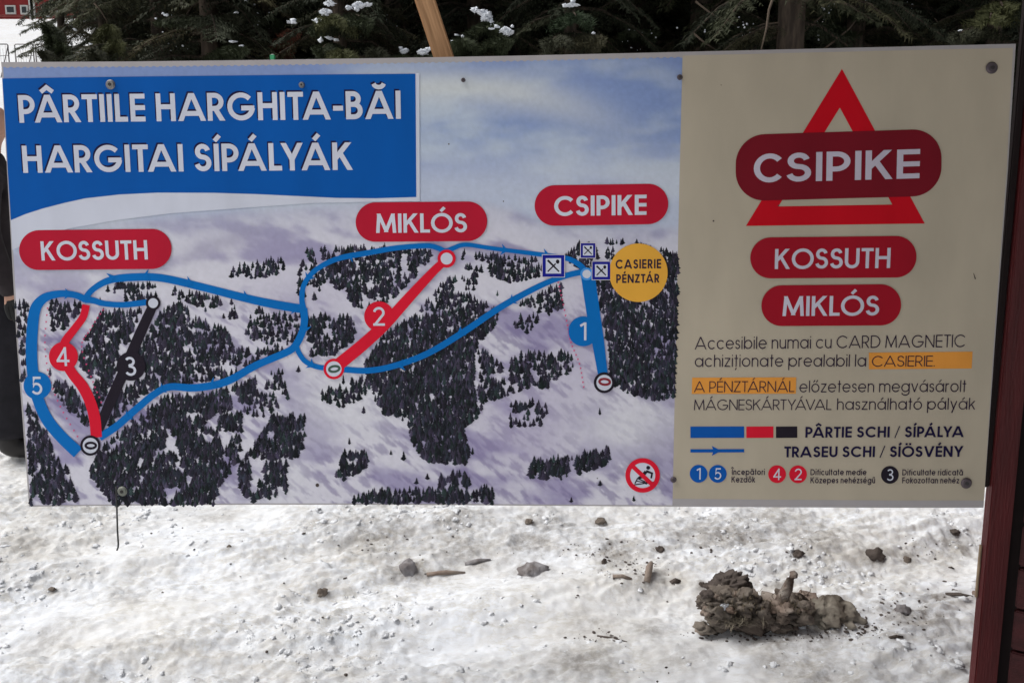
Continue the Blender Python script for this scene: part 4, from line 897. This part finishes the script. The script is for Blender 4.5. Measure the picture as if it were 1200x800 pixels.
for i_, (x0, x1, lab) in enumerate(((-30, -9, 'metal barrier cut by the left picture edge'), (-13, 9, 'metal barrier panel at the left edge before the snow slope'), (17, 38.5, 'middle metal barrier panel on the snow slope'), (41, 56, 'metal barrier panel partly behind the slender spruce'))[1:]):
    p0 = at(x0, 52, FY); p1 = at(x1, 52, FY); gz0 = min(gz(p0.x, FY), gz(p1.x, FY)) - .2
    e = empty('metal_barrier', (p0.x, FY, gz0), lab, 'barrier', 'barriers along the snow slope'); O = e.location
    zt = p0.z - O.z; Wd = p1.x - p0.x; zb = zt - 1.25
    tube_obj('frame', [(0, 0, 0), (0, 0, zt - .05), (.05, 0, zt), (Wd - .05, 0, zt), (Wd, 0, zt - .05), (Wd, 0, 0)], .035, met, e, 6)
    tube_obj('lower_rail', [(0, 0, zb + .55), (Wd, 0, zb + .62)], .018, met, e, 5)
    for xx, sg in ((0, 1), (Wd, -1)): tube_obj('leg', [(xx, 0, zt - .1), (xx - sg * -.32, -.5, min(0, zb - .3))], .03, met, e, 5)
    for k in range(1, 7): tube_obj('bar', [(Wd * k / 7, 0, zt - .25 * (k % 2)), (Wd * k / 7, 0, 0)], .008, met, e, 4)

# ------------------------------------------------------------------ clods, sticks and crumbs on the snow
soilm = mat('brown_earth', (.125, .10, .083), .95, .1, col2=(.22, .19, .16), nscale=9, bump=1.2, bscale=45)
sdark = mat('dark_earth', (.078, .064, .056), .95, .1, col2=(.11, .09, .08), nscale=14, bump=1., bscale=60)
greym = mat('grey_ice_earth', (.17, .15, .145), .8, .2, col2=(.34, .33, .34), nscale=12, bump=.8, bscale=50)
barkw = mat('weathered_wood', (.20, .145, .115), .9, .1, col2=(.33, .28, .24), nscale=8, stretch=(1, 1, .4), bump=1., bscale=40)
def lump(name, px, py, wpx, hpx, m, seed, label, cat='clod', group=None, amp=.4, dpt=.8, sub=3, freq=2.2, parent=None):
    g = on_ground(px, py + hpx * .5); s = (g - CAMP).dot(fw) / F
    wpx *= .88; w_ = wpx * s / 2; h_ = hpx * s / 2 * 1.15
    o = blob(name, Vector((0, 0, h_ * .55)), w_, w_ * dpt, h_, m, parent, seed, amp, sub, freq)
    o.location = (g.x, g.y + w_ * dpt * .6, gz(g.x, g.y + w_ * dpt * .6) - h_ * .60); DIRT.append((g.x, g.y + w_ * dpt * .5, w_ * 1.7 + .012, .8))
    if label: tag(o, label, cat, group)
    return o
def fuzz(center, rad, n, lg, m, parent=None, name='dead_grass', seed=0, up=.5):
    rs = random.Random(seed); V = []; Fc = []
    for _ in range(n):
        d = Vector((rs.gauss(0, 1), rs.gauss(0, 1), abs(rs.gauss(0, 1)) * up + .1)).normalized(); p = center + Vector((rs.gauss(0, rad[0]), rs.gauss(0, rad[1]), abs(rs.gauss(0, rad[2])))); l = rs.uniform(.4, 1.2) * lg
        s_ = d.cross(Vector((rs.random(), rs.random(), 1))).normalized() * .0012; b = len(V); mid = p + d * l * .5 + Vector((0, 0, l * .12)); e_ = p + d * l + Vector((0, 0, -l * .12))
        V += [p - s_, p + s_, mid + s_, mid - s_, e_]; Fc += [(b, b + 1, b + 2, b + 3), (b + 3, b + 2, b + 4)]
    o = mesh_obj(name, V, Fc, m, parent); o['kind'] = 'stuff'; return o
# the big heap near the post
g = on_ground(915, 738); S_ = (g - CAMP).dot(fw) / F
heap = empty('earth_heap', (g.x, g.y, gz(g.x, g.y) - .028), 'large heap of brown earth, roots and dead grass on the snow right of centre', 'earth heap')
def hpos(px, py, dy=0.): 
    d = ray(px, py); t = (g.y + dy - CAMP.y) / d.y; return CAMP + d * t - heap.location
hr = random.Random(9)
for k in range(110):
    a_ = hr.random(); px = 826 + a_ * 118 + hr.gauss(0, 4); py = 738 - hr.random() * (44 if a_ < .5 else 30); q_ = hr.uniform(5, 17)
    blob('earth_crumb', hpos(px, py, hr.uniform(-.035, .03)), q_ * S_ / 2 * 1.3, q_ * S_ / 2, q_ * S_ / 2 * hr.uniform(.6, 1), hr.choice([soilm, soilm, sdark, barkw]), heap, 200 + k, .65, 3, 1.4)
for k, (px, py, w_, h_, m, sub, am) in enumerate(((858, 712, 70, 50, soilm, 5, .8), (854, 690, 50, 42, sdark, 5, .6), (872, 700, 36, 30, barkw, 5, .7), (835, 706, 30, 26, sdark, 5, .7), (912, 708, 30, 24, barkw, 5, .7), (938, 708, 24, 26, barkw, 5, .7), (892, 722, 52, 30, soilm, 5, .8), (930, 716, 62, 40, soilm, 5, .8), (945, 706, 34, 24, barkw, 3, .6), (838, 722, 26, 20, soilm, 3, .5), (905, 706, 46, 20, barkw, 3, .6), (822, 705, 15, 12, sdark, 3, .5), (872, 735, 40, 14, soilm, 3, .6), (925, 738, 60, 14, soilm, 3, .6))):
    blob('clod', hpos(px, py, .03 + .06 * ((k * 7) % 3)), w_ * S_ / 2, w_ * S_ / 2.6, h_ * S_ / 2, m, heap, 30 + k, am, sub, 2.6)
blob('clod', hpos(974, 722, .05), 60 * S_ / 2, 52 * S_ / 2, 46 * S_ / 2, mat('pale_clay', (.12, .10, .08), .95, .1, col2=(.30, .27, .225), nscale=13, bump=1., bscale=35), heap, 84, .42, 5, 2.3)['label'] = 'rounded pale clay lump at the right of the heap'
tube_obj('root', [hpos(908, 724, .03), hpos(914, 708, .02), hpos(917, 700, .015), hpos(923, 688, .012), hpos(926, 679, .01), hpos(930, 673, .0), hpos(933, 670, 0)], [12 * S_, 8.5 * S_, 7 * S_, 6.4 * S_, 4.6 * S_, 5.4 * S_, 3 * S_], mat('rotten_wood', (.13, .09, .072), .9, .1, col2=(.36, .32, .28), nscale=22, bump=1.5, bscale=50), heap, 9)
blob('snow_scrap', hpos(846, 711, -.02), 9 * S_, 5 * S_, 6 * S_, snowc, heap, 5, .5)
blob('snow_scrap', hpos(846, 722, -.02), 5 * S_, 4 * S_, 5 * S_, snowc, heap, 6, .5)
for dx_, dy_, r_, a_ in ((-.10, 0, .13, .9), (.0, -.02, .15, .95), (.12, 0, .12, .9), (-.05, -.07, .10, .8), (.08, -.08, .10, .7), (.22, .0, .07, .6), (-.2, .02, .06, .5)): DIRT.append((heap.location.x + dx_, heap.location.y + dy_, r_, a_))
for px_, py_, r_, a_ in ((1100, 700, .06, .5), (1120, 640, .07, .4), (850, 625, .20, .5), (950, 628, .16, .45), (620, 640, .16, .4), (450, 625, .16, .4), (540, 640, .12, .45), (60, 745, .1, .3), (680, 775, .12, .4), (960, 790, .1, .4), (760, 735, .08, .4), (1080, 720, .10, .5), (1085, 735, .08, .35), (545, 612, .12, .4), (640, 612, .14, .35), (900, 606, .16, .4), (720, 645, .10, .5), (760, 672, .08, .35), (690, 735, .10, .3), (480, 668, .08, .55), (560, 660, .06, .4), (800, 770, .10, .3), (910, 775, .09, .3), (380, 610, .08, .4), (30, 640, .08, .3), (150, 700, .07, .25), (255, 606, .09, .3)):
    g_ = on_ground(px_, py_); DIRT.append((g_.x, g_.y, r_ * 1.2, a_ * 1.8))
grs = mat('dead_straw', (.16, .13, .09), .9, .1); grs2 = mat('pale_straw', (.24, .21, .16), .9, .1)
fuzz(hpos(870, 712, -.02), (.05, .02, .02), 260, .03, grs, heap, seed=1); fuzz(hpos(862, 728, -.03), (.04, .02, .012), 260, .05, grs2, heap, seed=2, up=.15); fuzz(hpos(925, 716, -.02), (.05, .02, .02), 140, .025, grs, heap, seed=3)
CL = [
 ('clod', 625, 663, 40, 20, greym, 'grey icy clod right of the middle of the snow below the sign', 'clod'),
 ('clod', 478, 663, 24, 20, greym, 'small grey wedge shaped clod left of the larger grey icy one', 'clod'),
 ('clod', 1028, 646, 22, 17, sdark, 'dark brown clod on the snow left of the hut post, below the sign corner', 'clod'),
 ('clod', 935, 647, 16, 9, sdark, 'small dark clod above the big earth heap', 'clod'),
 ('clod', 773, 643, 13, 7, sdark, 'flat dark crumb on the snow above the little wood chips', 'clod'),
 ('clod', 704, 611, 14, 8, soilm, 'brown crumb just below the bottom edge of the sign', 'clod'),
 ('clod', 620, 610, 12, 7, soilm, 'orange brown crumb under the middle of the sign', 'clod'),
 ('clod', 377, 693, 15, 11, soilm, 'lone brown clod on the left half of the snow', 'clod'),
 ('clod', 708, 655, 8, 10, sdark, 'upright dark crumb beside the grey icy clod', 'clod'),
 ('clod', 823, 684, 9, 6, sdark, 'dark crumb immediately left of the big earth heap', 'clod'),
 ('clod', 1120, 625, 15, 6, sdark, 'flat dark crumb near the hut post under the sign', 'clod'),
 ('clod', 1060, 712, 20, 13, greym, 'grey crumbling clod between the earth heap and the hut post', 'clod'),
 ('clod', 1147, 690, 12, 16, barkw, 'brown lump against the foot of the hut post', 'clod'),
 ('clod', 1064, 655, 12, 8, soilm, 'yellowish crumb right of the dark brown clod below the sign corner', 'clod'),
 ('clod', 268, 638, 7, 5, soilm, 'orange brown speck sized crumb on the left snow', 'clod'),
 ('clod', 60, 690, 10, 4, soilm, 'reddish crumb near the left picture edge', 'clod')]
for k, (n_, px, py, w_, h_, m, lab, cat) in enumerate(CL): lump(n_, px, py, w_, h_, m, 100 + k, lab, cat, 'clods scattered over the snow', amp=.55, freq=2.0)
def stick(px0, py0, px1, py1, r, m, lab, name='stick', lift=0.):
    a = on_ground(px0, py0); b = on_ground(px1, py1); a.z += r * .8; b.z += r * .8 + lift; c = (a + b) / 2 + Vector((0, 0, lift * .3 + r * .5)); DIRT.append((c.x, c.y, .03 + (b - a).length * .3, .45)); a.z -= r * .7; b.z -= r * .7; c.z -= r * .5
    o = tube_obj(name, [a, c, b], [r, r * 1.1, r * .6], m, None, 7); tag(o, lab, 'stick', 'sticks and wood chips on the snow')
stick(718, 675, 740, 678, .007, barkw, 'flat pale brown wood chip on the snow below the sign centre', 'wood_chip')
stick(758, 682, 763, 668, .012, barkw, 'upright forked wood chip standing in the snow', 'wood_chip', .03)
stick(786, 683, 797, 681, .009, sdark, 'short dark wood chip right of the upright one', 'wood_chip')
stick(1042, 747, 1058, 746, .005, sdark, 'dark twig flat on the snow right of the earth heap')
stick(1108, 696, 1140, 699, .006, sdark, 'long dark stick lying near the hut post'); stick(1116, 691, 1128, 697, .005, sdark, 'short twig crossing the stick near the hut post')
stick(545, 661, 575, 656, .008, greym, 'long grey brown ridge of bark left of the grey icy clod', 'bark_strip'); stick(500, 673, 545, 671, .008, barkw, 'pale bark strip trailing right of the wedge shaped clod', 'bark_strip')
stick(700, 745, 735, 752, .004, sdark, 'thin dark twig on the snow in front of the earth heap')
stick(1112, 665, 1118, 666, .004, sdark, 'tiny twig on the snow ridge near the hut post')
# fine crumbs: far too many to count
rs = random.Random(5); bm = bmesh.new()
for cx_, cy_, sx_, sy_, n_ in ((740, 665, 50, 22, 60), (690, 648, 30, 10, 35), (930, 742, 90, 12, 110), (1060, 715, 45, 25, 70), (1100, 640, 40, 15, 25), (700, 745, 30, 8, 30), (800, 640, 120, 18, 45), (460, 640, 60, 25, 40), (600, 700, 560, 80, 70), (1010, 735, 25, 12, 40), (200, 640, 180, 30, 10), (840, 745, 40, 8, 30)):
    for _ in range(n_):
        px = rs.gauss(cx_, sx_ * .5); py = rs.gauss(cy_, sy_ * .5)
        if not (0 < px < 1140 and 600 < py < 800): continue
        p = on_ground(px, py); r_ = .0014 + .0046 * rs.random() ** 2.2
        bmesh.ops.create_icosphere(bm, subdivisions=1, radius=r_, matrix=Matrix.Translation(p + Vector((0, 0, r_ * .3))) @ Matrix.Rotation(rs.uniform(0, 3), 4, 'Z') @ Matrix.Diagonal((rs.uniform(.8, 2.), rs.uniform(.7, 1.3), rs.uniform(.4, .9), 1)))
o = bm_obj('dirt_crumbs', bm, sdark); o['kind'] = 'stuff'

build_ground()
def snow_crumbs():
    rs = np.random.RandomState(4); bm = bmesh.new(); bmesh.ops.create_icosphere(bm, subdivisions=2, radius=1); V0 = np.array([v.co[:] for v in bm.verts]); F0 = np.array([[v.index for v in f.verts] for f in bm.faces]); bm.free()
    xs = rs.uniform(-2.7, 2.3, 30000); ys = rs.uniform(2.4, 5.0, 30000); m = rough_mask(xs, ys) * (.4 + 1.2 * sstep(.45, .65, fbm(xs * 3, ys * 5, 3, 17)))
    k = rs.rand(30000) < (m - .38) * .55; xs = xs[k][:3200]; ys = ys[k][:3200]; zs = ground_h(xs, ys); V = []; F = []
    for i in range(len(xs)):
        r = .003 + .012 * rs.rand() ** 3.5; d = V0 * (1 + .95 * (mr[i % 40] - .5))[:, None] * np.array([rs.uniform(.8, 1.5), rs.uniform(.7, 1.2), rs.uniform(.4, .8)]) * r
        a = rs.uniform(0, 6.28); c_, s_ = math.cos(a), math.sin(a); d = np.stack([d[:, 0] * c_ - d[:, 1] * s_, d[:, 0] * s_ + d[:, 1] * c_, d[:, 2]], 1)
        V.append(d + np.array([xs[i], ys[i], zs[i] - r * .22])); F.append(F0 + len(V0) * i)
    V = np.concatenate(V); F = np.concatenate(F)
    o = mesh_obj('snow_crumbs', V.tolist(), F.tolist(), mat('crumbly_snow', (.86, .875, .90), .7, .2, noise=.12, nscale=30, bump=.8, bscale=160), None, True); o['kind'] = 'stuff'
mr = np.random.RandomState(8).rand(40, 42)
snow_crumbs()
# ------------------------------------------------------------------ person at the left edge, behind the board
def skin(name, chains, m, parent, sub=2):
    """chains: list of [(x,y,z,r,(ry))...] sharing their first point with an earlier point when equal"""
    V = []; E = []; Rr = []; key = {}
    for ch in chains:
        prev = None
        for p in ch:
            k_ = tuple(round(c, 4) for c in p[:3])
            if k_ not in key: key[k_] = len(V); V.append(p[:3]); Rr.append((p[3], p[4] if len(p) > 4 else p[3]))
            i = key[k_]
            if prev is not None: E.append((prev, i))
            prev = i
    me = bpy.data.meshes.new(name); me.from_pydata(V, E, []); o = bpy.data.objects.new(name, me); COL.objects.link(o)
    md = o.modifiers.new('s', 'SKIN'); 
    for i, r_ in enumerate(Rr): me.skin_vertices[0].data[i].radius = r_
    me.skin_vertices[0].data[0].use_root = True; md.use_smooth_shade = True
    ss = o.modifiers.new('u', 'SUBSURF'); ss.levels = sub; ss.render_levels = sub
    dg = bpy.context.evaluated_depsgraph_get(); dg.update(); nm = bpy.data.meshes.new_from_object(o.evaluated_get(dg)); bpy.data.objects.remove(o)
    nm.polygons.foreach_set('use_smooth', [True] * len(nm.polygons)); nm.materials.clear(); nm.materials.append(m)
    r = bpy.data.objects.new(name, nm); COL.objects.link(r); r.parent = parent; return r
pg = on_ground(19, 530); pd_ = (pg - CAMP).dot(fw); 
person = empty('person', (pg.x, pg.y, gz(pg.x, pg.y)), 'person in dark jacket, black trousers and boots standing behind the left edge of the sign', 'person', rot=(0, 0, R(298)))
hs_ = (400 / F * pd_) / 1.76; person.scale = (hs_,) * 3; print('person depth', pd_, 'scale', hs_)
flesh = mat('skin_tone', (.52, .30, .22), .55, .3); jk = mat('dark_brown_jacket', (.035, .028, .030), .75, .2, noise=.3, nscale=20, bump=.5, bscale=12); tr_ = mat('black_trousers', (.022, .021, .026), .8, .2, noise=.3, nscale=14, bump=.6, bscale=9); bt = mat('black_boots', (.018, .016, .016), .5, .4); hair = mat('brown_hair', (.10, .045, .022), .7, .3, bump=1, bscale=80, stretch=(1, 1, .2))
ch = [[(0, 0, .98, .12, .10), (0, 0, 1.2, .125, .095), (0, 0, 1.40, .12, .085), (0, .0, 1.50, .052, .055), (0, .01, 1.57, .05, .055), (0, .02, 1.63, .072, .085), (0, .015, 1.69, .075, .092), (0, .005, 1.735, .05, .06)], [(0, .02, 1.63, .072, .085), (0, .115, 1.625, .014)]]
for s_ in (-1, 1):
    ch.append([(0, 0, .98, .12, .10), (s_ * .10, 0, .88, .085), (s_ * .11, .01, .50, .058), (s_ * .12, -.01, .12, .04)])
    arm = [(0, 0, 1.40, .12, .085), (s_ * .18, -.01, 1.41, .055), (s_ * .24, -.03, 1.14, .042), (s_ * .255, .04, .90, .028), (s_ * .258, .055, .84, .026, .036)]
    ch.append(arm)
    for j, (dy, ln_) in enumerate(((-.028, .070), (-.010, .082), (.009, .078), (.027, .060))):
        ch.append([(s_ * .258, .055, .84, .026, .036), (s_ * .262, .057 + dy, .785, .0095), (s_ * .258, .062 + dy, .785 - ln_ * .5, .0085), (s_ * .248, .072 + dy, .785 - ln_, .007)])
    ch.append([(s_ * .258, .055, .84, .026, .036), (s_ * .250, .098, .815, .011), (s_ * .244, .112, .775, .009)])
skin('body', ch, flesh, person)
jc = [[(0, 0, .86, .185, .15), (0, 0, 1.0, .175, .14), (0, 0, 1.2, .17, .13), (0, 0, 1.38, .165, .115), (0, 0, 1.47, .085, .08), (0, .0, 1.525, .07, .07)]]
for s_ in (-1, 1): jc.append([(0, 0, 1.38, .165, .115), (s_ * .195, -.01, 1.40, .078), (s_ * .25, -.03, 1.14, .066), (s_ * .262, .035, .90, .052), (s_ * .260, .050, .862, .050), (s_ * .260, .056, .828, .048)])
skin('jacket', jc, jk, person)
tc_ = [[(0, 0, .96, .155, .125), (0, 0, .88, .14, .12)]]
for s_ in (-1, 1): tc_.append([(0, 0, .88, .14, .12), (s_ * .10, 0, .74, .125), (s_ * .112, .01, .48, .112), (s_ * .12, -.01, .16, .105), (s_ * .12, -.01, .10, .10)])
skin('trousers', tc_, tr_, person)
for s_ in (-1, 1): skin('glove', [[(a_[0], a_[1], a_[2], a_[3] * 1.12 + .002) for a_ in c_] for c_ in ch if len(c_) <= 4 and abs(c_[0][0] - s_ * .258) < .01], mat('black_gloves', (.02, .02, .02), .8), person)
for s_ in (-1, 1): skin('boot', [[(s_ * .12, -.03, .20, .07), (s_ * .12, -.03, .06, .072), (s_ * .125, .06, .05, .062, .055), (s_ * .13, .17, .042, .054, .04)]], bt, person)
skin('hair', [[(0, -.035, 1.52, .07, .06), (0, -.03, 1.60, .095, .085), (0, -.022, 1.68, .103, .105), (0, -.005, 1.755, .07, .085)]], hair, person)
for s_ in (-1, 1): blob('eye', Vector((s_ * .032, .098, 1.655)), .012, .008, .008, mat('eye_dark', (.05, .03, .02), .3), person, 3, 0, 2); blob('ear', Vector((s_ * .083, .01, 1.64)), .010, .02, .032, flesh, person, 4, .1, 2)
blob('mouth', Vector((0, .100, 1.585)), .022, .006, .006, mat('lips', (.35, .12, .10), .5), person, 3, 0, 2)
bpy.context.view_layer.update()
